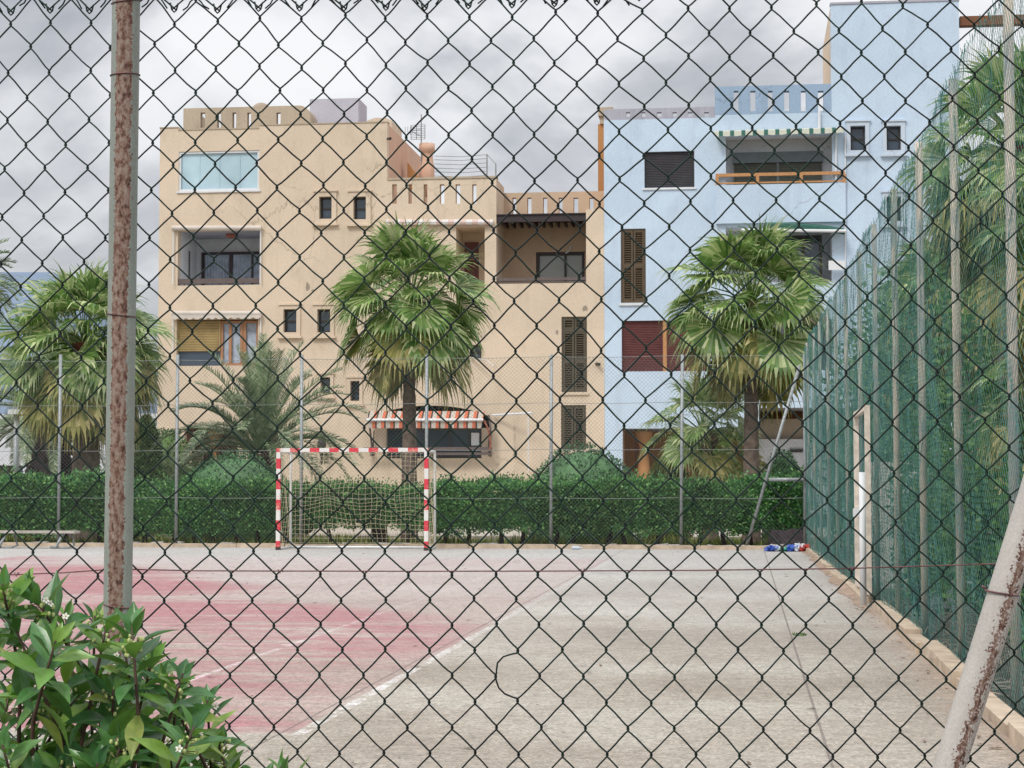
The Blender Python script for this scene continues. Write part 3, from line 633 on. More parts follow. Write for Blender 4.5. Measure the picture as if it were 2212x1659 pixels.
f = MB(); q = rc(384, 601, 561, 612, YB); f.box(r[0] + .005, r[1] - .005, YB + .05, YB + .15, q[2], q[3]); 
for i in range(7): xx = r[0] + .2 + (r[1] - r[0] - .4) * i / 6; f.box(xx - .02, xx + .02, YB + .08, YB + .12, r[2], q[2])
f.build('balcony_rail', M['greywood'], bb)
f = MB(); q = P(500, 511, YB + 1); f.lathe((q.x, YB + 1, r[3] - .13), [(.10, 0), (.2, .04), (.2, .13)], 12); f.build('ceiling_lamp', simple('terracotta', (.35, .12, .08)), bb)
def awning_roll(par, x0, x1, y0, y1, Y, mat, valance=0.0, armdrop=0.0, name='awning'):
    A, B_ = P(x0, (y0 + y1) / 2, Y), P(x1, (y0 + y1) / 2, Y); h = abs(P(x0, y0, Y).z - P(x0, y1, Y).z); f = MB()
    f.tube([A - Vector((0, h * .5, 0)), B_ - Vector((0, h * .5, 0))], h * .5, 10)
    if valance:
        n = int((B_.x - A.x) / .25)
        for i in range(n):
            xa = A.x + (B_.x - A.x) * i / n; xb = A.x + (B_.x - A.x) * (i + 1) / n; zt_ = A.z - h * .3
            pts = [(xa, zt_)] + [(xa + (xb - xa) * t / 4, zt_ - valance * (0.65 + .35 * math.sin(math.pi * t / 4))) for t in range(5)] + [(xb, zt_)]
            f.prism(list(reversed(pts)), Y - h * .9, Y - h * .9 + .015)
    o = f.build(name, mat, par)
    if armdrop:
        f = MB()
        for X_ in (A.x + .03, B_.x - .03): f.mark().tube([(X_, Y - .06, A.z), (X_, Y - .06, A.z - armdrop * .8), (X_, Y - .1, A.z - armdrop)], .02, 6)
        f.build('awning_arm', M['whitep'], o)
    return o
awning_roll(bb, 374, 566, 488, 499, YB - .02, M['canvas'], 0, 1.9)
r = hb['french']
f = MB(); q = rc(474, 692, 556, 790, YB); ring(f, (q[0], q[1], r[2] + .01, q[3]), .08, YB + .14, YB + .22)
for t in (.22, .52, .60): xx = q[0] + (q[1] - q[0]) * t; f.box(xx, xx + .09, YB + .13, YB + .21, r[2] + .09, q[3] - .08)
wd = f.build('french_window', simple('faded_wood', (0.40, 0.20, 0.10), 0.5, scale=12), bb); p = MB(); p.box(q[0] + .05, q[1] - .05, YB + .225, YB + .25, r[2] + .02, q[3] - .04); p.build('curtain', M['curtain'], wd)
r2 = rc(381, 692, 474, 758, YB); roller(bb, (r[0] + .01, r2[1], r2[2], r2[3]), YB + .04, M['yellowroller'])
f = MB(); f.box(r[0] + .01, r2[1] - .01, YB + .22, YB + .27, r[2] + .01, r[3] - .01); f.build('dark_pane', M['glass'], bb)
awning_roll(bb, 373, 566, 672, 684, YB - .02, M['canvas'], .16, 1.3)
# porch
r = hb['porch']; f = MB(); f.box(r[0] - .3, r[1] + .3, YB + 2.4, YB + 2.5, -.05, r[3] + .3); f.box(r[0] - .2, r[0], YB + .301, YB + 2.4, -.05, r[3] + .2); f.box(r[1], r[1] + .2, YB + .301, YB + 2.4, -.05, r[3] + .2); f.box(r[0], r[1], YB + .301, YB + 2.4, r[3], r[3] + .2); f.build('porch', M['brown'], bb)
f = MB(); q = rc(398, 925, 424, 1100, YB); f.box(r[0] + .002, q[1], YB + .02, YB + .6, -.05, r[3])
q = rc(450, 925, 474, 1100, YB + .8); pts = [(q[0] - .05, r[3])] + [(q[0] + .16 * math.sin(math.pi * t / 8), r[3] - .15 - t * .16) for t in range(9)] + [(q[0], 0), (q[1], 0)] + [(q[1] - .12 * math.sin(math.pi * t / 8), r[3] - 1.43 + t * .16) for t in range(9)] + [(q[1] + .05, r[3])]
f.mark().prism(pts, YB + .8, YB + 1.2); f.build('porch_column', M['orange_wall'], bb)
f = MB(); q = rc(333, 985, 395, 1100, YB - 4); f.prism([(q[0], -.05), (q[1] + .2, -.05), (q[1] + .2, q[3] + .2), (q[0] + .2, q[3] + .05), (q[0], q[3] - .1)], YB - 4, YB - 3.75)
gw = f.build('garden_wall', M['beige']); tag(gw, 'low beige garden wall left of the beige block porch', 'wall')
# centre wing: pale awning, niche, arched window with striped awning
awning_roll(bb, 836, 1066, 475, 487, YB - .02, stripes('pink_striped_canvas', (.66, .5, .45), (.7, .68, .66), 'X', .4), .05)
r = hw['niche']; niche(bb, r, YB, 1.5, M['beige'], M['beige'])
f = MB(); q = rc(1004, 524, 1034, 650, YB + 1.5); f.box(q[0], q[1], YB + 1.42, YB + 1.49, r[2] + .01, q[3]); f.build('dark_door', M['redroller'], bb)
r = hw['arch']; f = MB(); xm = (r[0] + r[1]) / 2; hw_ = (r[1] - r[0]) / 2; sag = 0.36
for sgn in (-1, 1):
    pts = [(xm + sgn * hw_ * t / 10, r[3] - sag * (t / 10) ** 2.2) for t in range(11)]
    poly = pts + [(xm + sgn * hw_, r[3] + .001)]
    if sgn > 0: poly = list(reversed(poly))
    f.prism(poly, YB + .003, YB + .297)
f.build('arch_lintel', M['beige'], bb)
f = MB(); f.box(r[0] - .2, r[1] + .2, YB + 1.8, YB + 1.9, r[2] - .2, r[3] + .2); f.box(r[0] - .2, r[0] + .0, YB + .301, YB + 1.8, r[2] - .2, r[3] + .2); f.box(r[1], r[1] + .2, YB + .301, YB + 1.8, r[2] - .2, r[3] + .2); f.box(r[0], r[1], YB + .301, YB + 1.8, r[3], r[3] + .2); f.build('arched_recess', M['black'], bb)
q = rc(829, 925, 1040, 990, YB); f = MB(); f.mark().box(r[0] + .002, q[0], YB + .02, YB + .28, r[2], q[3]); f.mark().box(q[1], r[1] - .002, YB + .02, YB + .28, r[2], q[3]); f.build('window_pier', M['beige'], bb)
f = MB(); ring(f, (q[0] + .003, q[1] - .003, q[2] + .003, q[3]), .06, YB + .15, YB + .22)
for t in (.18, .42, .66, .86): xx = q[0] + (q[1] - q[0]) * t; f.box(xx, xx + .05, YB + .15, YB + .22, q[2] + .06, q[3] - .06)
wd = f.build('window', M['frame'], bb); p = MB(); p.box(q[0] + .05, q[1] - .05, YB + .23, YB + .25, q[2] + .05, q[3] - .05); p.build('pane', M['glass'], wd)
# striped awning: sloping sheet, white bar, valance
A0, A1 = P(796, 888, YB - .3), P(1046, 888, YB - .3); B0, B1 = P(794, 907, YB - .75), P(1042, 907, YB - .75); V0, V1 = P(796, 925, YB - .75), P(1038, 925, YB - .75)
f = MB(); n = 40
for i in range(n):
    t0, t1 = i / n, (i + 1) / n
    a, b_ = A0.lerp(A1, t0), A0.lerp(A1, t1); c_, d_ = B0.lerp(B1, t0), B0.lerp(B1, t1); sg = Vector((0, 0, .04))
    f.quad(c_, d_, (b_ + d_) / 2 - sg, (a + c_) / 2 - sg); f.quad((a + c_) / 2 - sg, (b_ + d_) / 2 - sg, b_, a)
    e0, e1 = V0.lerp(V1, t0), V0.lerp(V1, t1); e0 = e0 + Vector((0, .03 * math.sin(i), 0)); e1 = e1 + Vector((0, .03 * math.sin(i + 1), 0)); f.quad(e0, e1, d_, c_)
f.tri(A0, (A0 + B0) / 2, V0); f.quad(A1, V1, V1 + Vector((.02, 0, 0)), A1 + Vector((.02, 0, 0)))
aw = f.build('striped_awning', M['aw_orange'], bb)
f = MB(); f.tube([B0 + Vector((-.03, -.04, 0)), B1 + Vector((.03, -.04, 0))], .045, 8); f.build('front_bar', M['whitep'], aw)
f = MB()
for (px, s1) in ((803, -1), (1056, 1)):
    f.mark().tube([P(px, 897, YB - .1), P(px + s1 * 4, 925, YB - .4), P(px, 960, YB - .15), P(px + s1 * 2, 985, YB - .1)], .035, 6); f.tube([P(px + 5, 930, YB - .1), P(px + 2, 985, YB - .1)], .025, 6)
f.build('awning_arm', M['greywood'], aw)
f = MB(); tp = [(1046, 908), (1052, 920), (1057, 937), (1060, 955), (1059, 973)]
for i in range(len(tp) - 1):
    a, b_ = P(*tp[i], YB - .5), P(*tp[i + 1], YB - .5); f.quad(a - Vector((.035, 0, 0)), b_ - Vector((.03, .05, 0)), b_ + Vector((.02, 0, 0)), a + Vector((.025, .05, 0)))
f.build('torn_canvas', M['orangecanvas'], aw)
f = MB(); f.mark().pbox(785, 966, 1062, 974, YB - .45, YB - .35); f.mark().pbox(920, 977, 1058, 983, YB - .4, YB - .3)
for px in (800, 870, 940, 1010, 1055): f.mark().pbox(px, 974, px + 4, 986, YB - .34, YB - .02)
f.build('window_shelf', M['greywood'], bb)
f = MB(); f.pbox(1018, 935, 1034, 962, YB - .25, YB - .12); f.build('hanging_cloth', M['whitep'], bb)
f = MB(); f.mark().tube([P(1064, 897, YB - .1), P(1150, 892, YB - .8)], .04, 6); f.mark().tube([P(1141, 893, YB - .7), P(1141, 1020, YB - .7)], .018, 5); f.build('spare_awning_bar', M['whitep'], bb)
f = MB(); f.tube([P(1017, 773, YB - .05), P(1050, 778, YB - .6), P(1068, 792, YB - .9)], .03, 5); f.build('awning_arm', M['canvas'], bb)
# loggia with pergola
YP = YB + 2.0; w = MB(); r = rc(1060, 415, 1312, 640, YP)
wl = rc(1158, 544, 1263, 600, YP); panel(w, X1070 - 0.34, X1305 + .2, ZL - .4, r[3], [rc(a, 427, b, 463, YP) for a, b in ((1107, 1115), (1139, 1148), (1173, 1182), (1207, 1215), (1239, 1249), (1273, 1282))] + [(wl[0], wl[1], ZL - .3, wl[3])], YP + .002, .28)
w.build('loggia_wall', plaster('warm_plaster', (0.60, 0.45, 0.32), (0.42, 0.28, 0.18), .5), bb)
f = MB(); q = (wl[0] + .01, wl[1] - .01, ZL - .29, wl[3] - .01); ring(f, q, .09, YP + .05, YP + .15); xm = q[0] + (q[1] - q[0]) * .58; f.box(xm, xm + .06, YP + .05, YP + .15, q[2] + .09, q[3] - .09); wd = f.build('window', M['darkwood'], bb); tag(wd, 'wide dark framed window at the back of the loggia')
p = MB(); p.box(q[0] + .05, q[1] - .05, YP + .16, YP + .2, q[2] + .05, q[3] - .05); p.build('pane', M['grey_glass'], wd)
f = MB(); zb = P(1170, 478, YB).z; xa, xb_ = X1070 + .003, P(1266, 540, YB).x - .003
f.box(xa, xb_, YB + .05, YB + .17, zb, zb + .22)
xx = xa + .1
while xx < xb_ - .1: f.box(xx, xx + .07, YB + .18, YB + 1.95, zb + .05, zb + .22); xx += .25
f.box(xa, xb_, YB + .0, YB + 1.98, zb + .225, zb + .26)
f.build('pergola', M['darkwood'], bb)
f = MB(); q = rc(1070, 599, 1266, 606, YB); f.box(xa, xb_, YB + .05, YB + .2, q[2], q[3]); f.box(xa, xb_, YB + .07, YB + .13, ZL + .02, ZL + .06); f.build('balcony_rail', M['greywood'], bb)
f = MB(); q = P(1224, 560, YP); f.tube([P(1222, 547, YP), P(1232, 540, YP - .05), P(1232, 530, YP - .05)], .03, 6); f.build('wall_pipe', M['whitep'], bb)
louvre(bb, hr['l1'], YB, M['olive'], M['beige'], 0.80); louvre(bb, hr['l2'], YB, M['olive'], M['beige'])
f = MB()
for (x, y, a, b_) in ((665, 619, 5, 10), (1264, 666, 6, 7), (1203, 718, 3, 6), (676, 628, 3, 4)):
    f.mark(); cpt = P(x, y, YB); poly = []
    for t in range(9): an = 2 * math.pi * t / 9; rr = rnd.uniform(.7, 1.25); poly.append((cpt.x + a * .015 * rr * math.cos(an), cpt.z + b_ * .015 * rr * math.sin(an)))
    f.prism(poly, YB - .003, YB + .003)
f.build('bare_plaster_patch', simple('bare_render', (.34, .28, .22), .95), bb)
f = MB()
for (x, y) in ((1288, 786), (838, 300), (1101, 480)): q = P(x, y, YB); f.mark().tube([q, q + Vector((.12, -.2, -.03))], .05, 8)
f.build('drain_spout', M['frame'], bb)
# wall lantern
f = MB(); q = P(700, 955, YB); f.tube([q + Vector((-.05, 0, .3)), q + Vector((-.05, -.3, .4)), q + Vector((0, -.35, .2))], .03, 6); f.lathe((q.x, YB - .35, q.z - .75), [(.02, 0), (.05, .1), (.03, .2), (.12, .55), (.16, .62), (.14, .75), (.03, .95)], 8)
f.build('wall_lantern', M['frame'], bb)

# ================================================================== BLUE BUILDING
YU = 60.0
ub = thing('apartment_building', 'pale blue apartment block with a tall tower, dark shutters and an orange balcony rail', 'building', (1, YU, 0))
X1306, X1546, X1796, X2075 = X1305 + .004, P(1546, 500, YU).x, P(1796, 200, YU).x, P(2075, 300, YU).x
ZU = P(1425, 257, YU).z; Z2 = P(1670, 184, YU).z; Z3 = P(1936, 6, YU).z
hu = {k_: rc(*v, YU) for k_, v in dict(roller=(1392, 327, 1500, 405), louv=(1341, 494, 1395, 654), red=(1343, 692, 1530, 802), balc=(1568, 292, 1798, 399), balc2=(1568, 490, 1798, 610), balc3=(1568, 690, 1798, 800), w1=(1837, 272, 1869, 325), w2=(1915, 272, 1946, 325), w3=(1915, 425, 1946, 478)).items()}
g1 = list(rc(1345, 925, 1760, 1100, YU)); g1[2] = -1; g2 = list(rc(1640, 880, 1990, 1100, YU)); g2[2] = -1
w = MB(); panel(w, X1306, X1546, -.05, ZU, [hu['roller'], hu['louv'], hu['red'], g1], YU, .3)
panel(w, X1546, X2075, -.05, P(1700, 245, YU).z, [hu[k_] for k_ in ('balc', 'balc2', 'balc3', 'w1', 'w2', 'w3')] + [g1, g2], YU, .3)
ZQ = P(1700, 245, YU).z
panel(w, X1796, X2075, ZQ, Z3, [], YU, .3)
w.box(X2075 - .3, X2075 - .002, YU + .301, YU + 6, -.05, Z3)
w.box(X1796 + .3, X2075, YU + 6.002, YU + 6.3, -.05, Z3)
w.build('wall', M['blue'], ub)
w = MB(); sq = [rc(a, 242, b, 252, YU) for a, b in ((1352, 1361), (1386, 1394), (1419, 1429), (1453, 1462), (1486, 1496), (1521, 1531))]
panel(w, X1306, X1546, ZU + .002, P(1425, 233, YU).z, sq, YU + .02, .22); w.build('low_parapet', M['bluegrey'], ub)
w = MB(); sq = [rc(a, 196, b, 240, YU) for a, b in ((1585, 1595), (1621, 1632), (1659, 1669), (1694, 1705), (1730, 1741), (1767, 1779))]
panel(w, X1546, X1796 - .002, ZQ + .002, Z2, sq, YU, .3); w.build('slotted_parapet', M['blueg'], ub)
w = MB(); w.box(X1796 + .002, X1796 + .3, YU + .301, YU + 6, ZQ - .3, Z3); w.build('tower_side_wall', M['beige'], ub)
w = MB(); w.mark().box(X1306 + .01, X1796, YU + .301, YU + 8, ZU - .5, ZU - .3); w.mark().box(X1796 + .3, X2075 - .3, YU + .301, YU + 6, Z3 - .3, Z3 - .1); w.build('roof', M['roof'], ub)
w = MB(); w.box(X1796 - .02, X2075 + .02, YU - .03, YU + .32, Z3 + .002, Z3 + .07); w.build('coping', M['bluegrey'], ub)
w = MB(); w.box(X1306 + .01, X1306 + .3, YU + .301, YU + 8, -.05, ZU); w.box(X1306, X1796, YU + 8.002, YU + 8.3, -.05, ZU - .3); w.build('rear_wall', M['orange_wall'], ub)
w = MB(); q = rc(1292, 268, 1315, 640, YU + 4); w.box(q[0], q[1], YU + 4, YU + 7, q[2], q[3]); w.build('rear_pier', M['orange_wall'], ub)
w = MB(); q = rc(1293, 234, 1325, 252, YU + 4); w.box(q[0], q[1], YU + 3.8, YU + 7.2, q[2], q[3]); q2 = rc(1296, 252, 1312, 268, YU + 4); w.box(q2[0], q2[1], YU + 3.9, YU + 7, q2[2], q2[3]); w.build('pier_cap', M['grime'], ub)
w = MB(); q = rc(2075, 28, 2320, 48, YU); w.box(q[0] + .003, q[1], YU + .2, YU + .55, q[2], q[3]); w.build('timber_beam', M['brown'], ub)
roller(ub, hu['roller'], YU, M['greyroller'], sillm=M['white'])
louvre(ub, hu['louv'], YU, simple('walnut_paint', (.095, .065, .035), .5), M['white'])
r = hu['red']; q = rc(1343, 692, 1432, 802, YU); roller(ub, (r[0], q[1], r[2], r[3]), YU, M['redroller'], sillm=None); q2 = rc(1440, 692, 1530, 802, YU); roller(ub, (q2[0], r[1], r[2], r[3]), YU, M['redroller'])
f = MB(); f.box(q[1] + .002, q2[0] - .002, YU + .05, YU + .25, r[2], r[3]); f.build('window_post', M['orangewood'], ub)
for k_ in ('w1', 'w2', 'w3'): small_window(ub, hu[k_], YU, M['palesur'], .13)
# top balcony
r = hu['balc']; niche(ub, r, YU, 0.85, M['white'], M['white'])
YK = YU + 0.85; q = rc(1585, 330, 1776, 420, YK - .12); q = (q[0], q[1], r[2] + .01, q[3]); xm = (q[0] + q[1]) / 2
roller(ub, (q[0], xm - .03, q[2], q[3] - .35), YK - .3, M['greenroller']); roller(ub, (xm + .03, q[1], q[2], q[3] - .35), YK - .3, M['greenroller'])
f = MB(); f.box(q[0] - .03, q[1] + .03, YK - .32, YK - .02, q[3] - .348, q[3]); f.box(xm - .028, xm + .028, YK - .28, YK - .02, q[2], q[3] - .35); f.build('shutter_box', simple('slate_box', (.13, .16, .17), .5), ub)
f = MB(); f.box(X1546 + .01, P(1826, 440, YU).x, YU - .15, YU - .002, P(1686, 482, YU).z, r[2] + .0); f.build('balcony_front', M['blue'], ub)
f = MB(); xa, xb_ = P(1546, 385, YU).x, P(1824, 385, YU).x; zt_, zm_ = P(1686, 374, YU).z, P(1686, 393, YU).z
f.box(xa, xb_, YU - .14, YU - .06, zt_ - .1, zt_); f.box(xa, xb_, YU - .12, YU - .08, zm_ - .05, zm_)
for px in (1546, 1633, 1727, 1820): X_ = P(px, 385, YU).x; f.box(X_, X_ + .1, YU - .15, YU - .05, r[2] + .003, zt_ - .1)
br = f.build('balcony_rail', M['orangewood'], ub)
f = MB(); f.mark().tube([P(1806, 293, YU - .06), P(1806, 395, YU - .06)], .03, 6); f.mark().tube([P(1826, 293, YU - .06), P(1826, 700, YU - .06)], .025, 6); f.mark().tube([P(1770, 240, YU - .08), P(1770, 288, YU - .08)], .05, 6); f.build('downpipe', M['whitep'], ub)
A0, A1 = P(1543, 287, YU - .05), P(1820, 279, YU - .05); f = MB(); n = 50
for i in range(n):
    a, b_ = A0.lerp(A1, i / n), A0.lerp(A1, (i + 1) / n)
    f.quad(a + Vector((0, -.42, -.04)), b_ + Vector((0, -.42, -.04)), b_ + Vector((0, -.02, .06)), a + Vector((0, -.02, .06)))
    d1, d2 = .14 + .03 * abs(math.sin(i * .9)), .14 + .03 * abs(math.sin((i + 1) * .9))
    f.quad(a + Vector((0, -.43, -.04 - d1)), b_ + Vector((0, -.43, -.04 - d2)), b_ + Vector((0, -.425, -.04)), a + Vector((0, -.425, -.04)))
f.build('awning', M['aw_green'], ub)
for k_, (dz) in (('balc2', 0), ('balc3', 0)):
    r = hu[k_]; niche(ub, r, YU, 1.6, M['white'], M['white'])
    q = (r[0] + 1.9, r[1] - .3, r[2] + .01, r[3] - .2); f = MB(); ring(f, q, .08, YK - .2, YK - .05); f.box((q[0] + q[1]) / 2 - .04, (q[0] + q[1]) / 2 + .04, YK - .2, YK - .05, q[2] + .08, q[3] - .08); wd = f.build('balcony_door', M['frame'], ub)
    p = MB(); p.box(q[0] + .05, q[1] - .05, YK - .04, YK - .02, q[2] + .05, q[3] - .05); p.build('pane', M['glass'], wd)
f = MB(); pts = [P(1655 + 170 * t / 12, 483 + 14 * (t / 12) ** 2.2, YU - .5) for t in range(13)]
for i in range(12): a, b_ = pts[i], pts[i + 1]; f.quad(a, b_, b_ + Vector((0, .45, .12)), a + Vector((0, .45, .12))); f.quad(a - Vector((0, 0, .15)), b_ - Vector((0, 0, .15)), b_, a)
aw = f.build('awning', M['greencanvas'], ub); f = MB(); f.tube([P(1600, 497, YU - .55), P(1828, 499, YU - .55)], .05, 8); f.build('front_bar', M['whitep'], aw)
f = MB(); q = P(1540, 680, YU), P(1790, 703, YU); f.quad((q[0].x, YU - .7, q[1].z), (q[1].x, YU - .7, q[1].z), (q[1].x, YU - .01, q[0].z), (q[0].x, YU - .01, q[0].z)); f.build('awning', M['browncanvas'], ub)
f = MB(); f.pbox(1790, 563, 1825, 583, YU - .3, YU - .26); f.build('clothes_rack', M['whitep'], ub)
# ground floor of the blue block
f = MB(); f.box(g1[0] - .3, g2[1] + .3, YU + 4, YU + 4.2, -.05, g2[3] + .3); f.box(g1[0] - .2, g1[0], YU + .301, YU + 4, -.05, g1[3] + .2); f.build('porch_back_wall', M['orange_wall'], ub)
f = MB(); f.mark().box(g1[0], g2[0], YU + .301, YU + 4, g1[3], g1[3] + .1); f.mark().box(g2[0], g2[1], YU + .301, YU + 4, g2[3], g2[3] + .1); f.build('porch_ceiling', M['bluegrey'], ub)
f = MB(); f.pbox(1600, 905, 1760, 948, YU + 2.5, YU + 2.7); f.build('porch_beam', M['grime'], ub)
f = MB(); f.pbox(1640, 948, 1990, 1110, YU + 2.2, YU + 2.4); f.build('porch_wall', M['white'], ub)
f = MB(); f.pbox(1706, 968, 1738, 977, YU + 2.15, YU + 2.19); f.build('vent_grille', M['frame'], ub)
f = MB(); q = rc(1343, 925, 1372, 1100, YU); f.box(g1[0] + .3, q[1] + .3, YU + 1.6, YU + 1.7, -.05, g1[3]); f.build('porch_door', M['brown'], ub)
f = MB(); q = rc(1378, 940, 1402, 1100, YU + .8); f.lathe(((q[0] + q[1]) / 2, YU + 1, -.05), [(.32, 0), (.32, 1.2), (.2, 2.0), (.14, 2.6), (.3, q[3] + .1), (.3, g1[3])], 14); f.build('porch_column', M['orange_wall'], ub, True)

# white house far left
wh = thing('white_house', 'low white house glimpsed behind the leftmost palms', 'house', (-45, 95, 0))
f = MB(); q = rc(-120, 905, 340, 1050, 95); ws = [(q[0] + 3 + i * 3.2, q[0] + 4.4 + i * 3.2, 1.0, 2.4) for i in range(3)]; panel(f, q[0], q[1], -.05, q[3], ws, 95, .3); f.box(q[1] - .3, q[1], 95.31, 101, -.05, q[3]); f.build('wall', M['white'], wh)
f = MB(); f.box(q[0] - .3, q[1] + .3, 94.7, 101.3, q[3] + .002, q[3] + .25); f.build('roof', M['whitep'], wh)
for a in ws: small_window(wh, a, 95, M['white'], 0)

# ================================================================== FOREGROUND FENCE
YF = 3.05
def interp(tab, x):
    if x <= tab[0][0]: a, b = tab[0], tab[1]
    elif x >= tab[-1][0]: a, b = tab[-2], tab[-1]
    else:
        for i in range(len(tab) - 1):
            if tab[i][0] <= x <= tab[i + 1][0]: a, b = tab[i], tab[i + 1]; break
    t = (x - a[0]) / (b[0] - a[0]); return a[1] + (b[1] - a[1]) * t
topx = [65, 151, 242, 333, 424, 515, 603, 698, 791, 877, 968, 1062, 1154, 1246, 1336, 1439, 1532, 1621, 1715, 1813, 1908, 2002, 2105]
TOPX = [(-11.5 + i, v) for i, v in enumerate(topx)]
BOTX = [(-6, 544), (-5, 642), (-4, 737), (-3, 831), (-2, 930), (-1, 1026), (0, 1120), (1, 1216), (2, 1311), (3, 1407), (4, 1505), (5, 1600), (6, 1699), (7, 1798), (8, 1896), (9, 1996), (10, 2098), (11, 2198)]
LY = [(0, 103), (2, 208), (4, 312), (6, 415), (8, 518), (10, 618), (12, 720), (14, 825), (16, 930), (18, 1033), (20, 1138), (22, 1246), (24, 1352), (26, 1459), (28, 1566), (30, 1673)]
MY = [(-1, 33), (1, 135), (3, 238), (5, 342), (7, 445), (9, 548), (11, 650), (13, 756), (15, 866), (17, 978), (19, 1083), (21, 1189), (23, 1294), (25, 1403), (27, 1516), (29, 1628), (31, 1741)]
RY = [(0, 57), (2, 162), (4, 265), (6, 370), (8, 477), (10, 586), (12, 696), (14, 805), (16, 911), (18, 1023), (20, 1129), (22, 1238), (24, 1351), (26, 1466), (28, 1580), (30, 1694)]
def knot(h, j):
    c = h / 2
    ly, my, ry = interp(LY, j), interp(MY, j), interp(RY, j)
    y = my + (ly - my) * (-c / 11.5) if c < 0 else my + (ry - my) * (c / 9.5)
    t = max(-.2, min(1.1, (y - 80) / 1550)); x = interp(TOPX, c) * (1 - t) + interp(BOTX, c) * t
    n1_, n2_ = mnoise.noise(Vector((h * 7.3, j * 5.1, 0.3))), mnoise.noise(Vector((h * 3.7, j * 9.1, 4.3)))
    x += 5 * n1_; y += 5 * n2_
    if j < 3: y += -3 * (3 - j) * n1_
    p = P(x, y, YF); p.y += 0.006 * mnoise.noise(Vector((h * .3, j * .3, 9))); return p
fence = thing('chain_link_fence', 'dark green chain link fence close to the viewer with rusty white posts', 'fence', (-0.4, YF, -0.06))
RW = 0.00148
bulge = {(-1, 26): (-.0125, .0065), (-1, 27): (-.0085, -.004), (0, 28): (.004, -.003)}
def zigzag(mb, hs, j0, j1, kn, yoff=0.0, skip=None):
    for h in hs:
        pts = []
        for j in range(j0, j1 + 1):
            odd = (h + j) % 2 == 1
            K = kn(h if odd else h + 1, j); sx = 1 if odd else -1          # odd: left bend of this wire
            dz = 0.0040
            if skip and (h, j) in skip: pts += [Vector(q) for q in skip[(h, j)]]; continue
            ya = 0.0016 if odd else -0.0016
            if pts:
                A = pts[-1]; B = Vector((K.x + sx * 0.0012, YF + ya, K.z + dz)); rr = random.Random(h * 977 + j)
                b1 = rr.uniform(-.0012, .0012); bz = b1 * .5
                if (h, j) in bulge: b1, bz = bulge[(h, j)]
                for t in (.12, .35, .65, .88):
                    q = A.lerp(B, t); q.x += -sx * 0.0008 * math.sin(math.pi * 2 * t) * .6 + b1 * math.sin(math.pi * t); q.z += bz * math.sin(math.pi * t); pts.append(q)
            pts += [Vector((K.x + sx * 0.0009, K.y + ya, K.z + dz)), Vector((K.x - sx * 0.0011, K.y + ya * .6, K.z + dz * .35)), Vector((K.x - sx * 0.0011, K.y - ya * .6, K.z - dz * .35)), Vector((K.x + sx * 0.0006, K.y - ya, K.z - dz))]
        mb.tube(pts, RW, 6)
        yield h, pts
wm = MB(); HS = range(-26, 24); ends = {}
for h, pts in zigzag(wm, HS, -2, 34, knot): ends[h] = pts[0]
# (the bent strand in the lower middle is in 'bulge')
# twisted selvage at the top of the lower roll
for h in HS:
    if (h - 2) % 2 != 1: continue
    K = knot(h, -2); rr = random.Random(h)
    for s1 in (-1, 1):
        pts = [K + Vector((s1 * .004, .0015 * s1, 0.001)), K + Vector((-s1 * .001, 0, .0035)), K + Vector((-s1 * .009, -.002 * s1, -.004)), K + Vector((-s1 * .015, .002 * s1, -.012)), K + Vector((-s1 * rr.uniform(.019, .024), 0, -rr.uniform(.017, .024)))]
        wm.tube(pts, RW * .95, 6)
wm.build('wire_mesh', M['pvc'], fence, True)
# upper roll, knuckled along its lower edge
um = MB()
def knot_up(h, j):                                   # j counts upward from the knuckles
    c = h / 2; x = interp(TOPX, c) + 43; y0 = interp([(-13, 31), (-8, 28), (-2, 20), (1, 13), (4, -6), (12, -18)], c)
    y = y0 - j * 52.5; n1_ = mnoise.noise(Vector((h * 4.3, j * 3.1, 17))); p = P(x + 5 * n1_, y + 5 * mnoise.noise(Vector((h * 2.1, j * 7, 7))), YF - 0.006); return p
for h in range(-26, 24):
    pts = []
    for j in range(0, 22):
        odd = (h + j) % 2 == 1; K = knot_up(h if odd else h + 1, j); sx = 1 if odd else -1; ya = .0016 if odd else -.0016
        if pts:
            A = pts[-1]
            for t in (.15, .5, .85): pts.append(A.lerp(Vector((K.x + sx * .001, K.y + ya, K.z - .003)), t))
        if j == 0:
            pts += [Vector((K.x + sx * .002, K.y + ya, K.z + .010)), Vector((K.x - sx * .001, K.y, K.z + .002)), Vector((K.x + sx * .0005, K.y, K.z - .001))] if False else [Vector((K.x + sx * .006, K.y + ya * 2, K.z + .016)), Vector((K.x + sx * .0035, K.y + ya, K.z + .004)), Vector((K.x, K.y, K.z)), Vector((K.x - sx * .0035, K.y - ya, K.z + .004))][::1]
        else: pts += [Vector((K.x + sx * .0006, K.y + ya, K.z - .003)), Vector((K.x - sx * .0016, K.y, K.z)), Vector((K.x + sx * .0006, K.y - ya, K.z + .003))]
    um.tube(pts, RW, 6)
um.build('upper_wire_mesh', M['pvc'], fence, True)
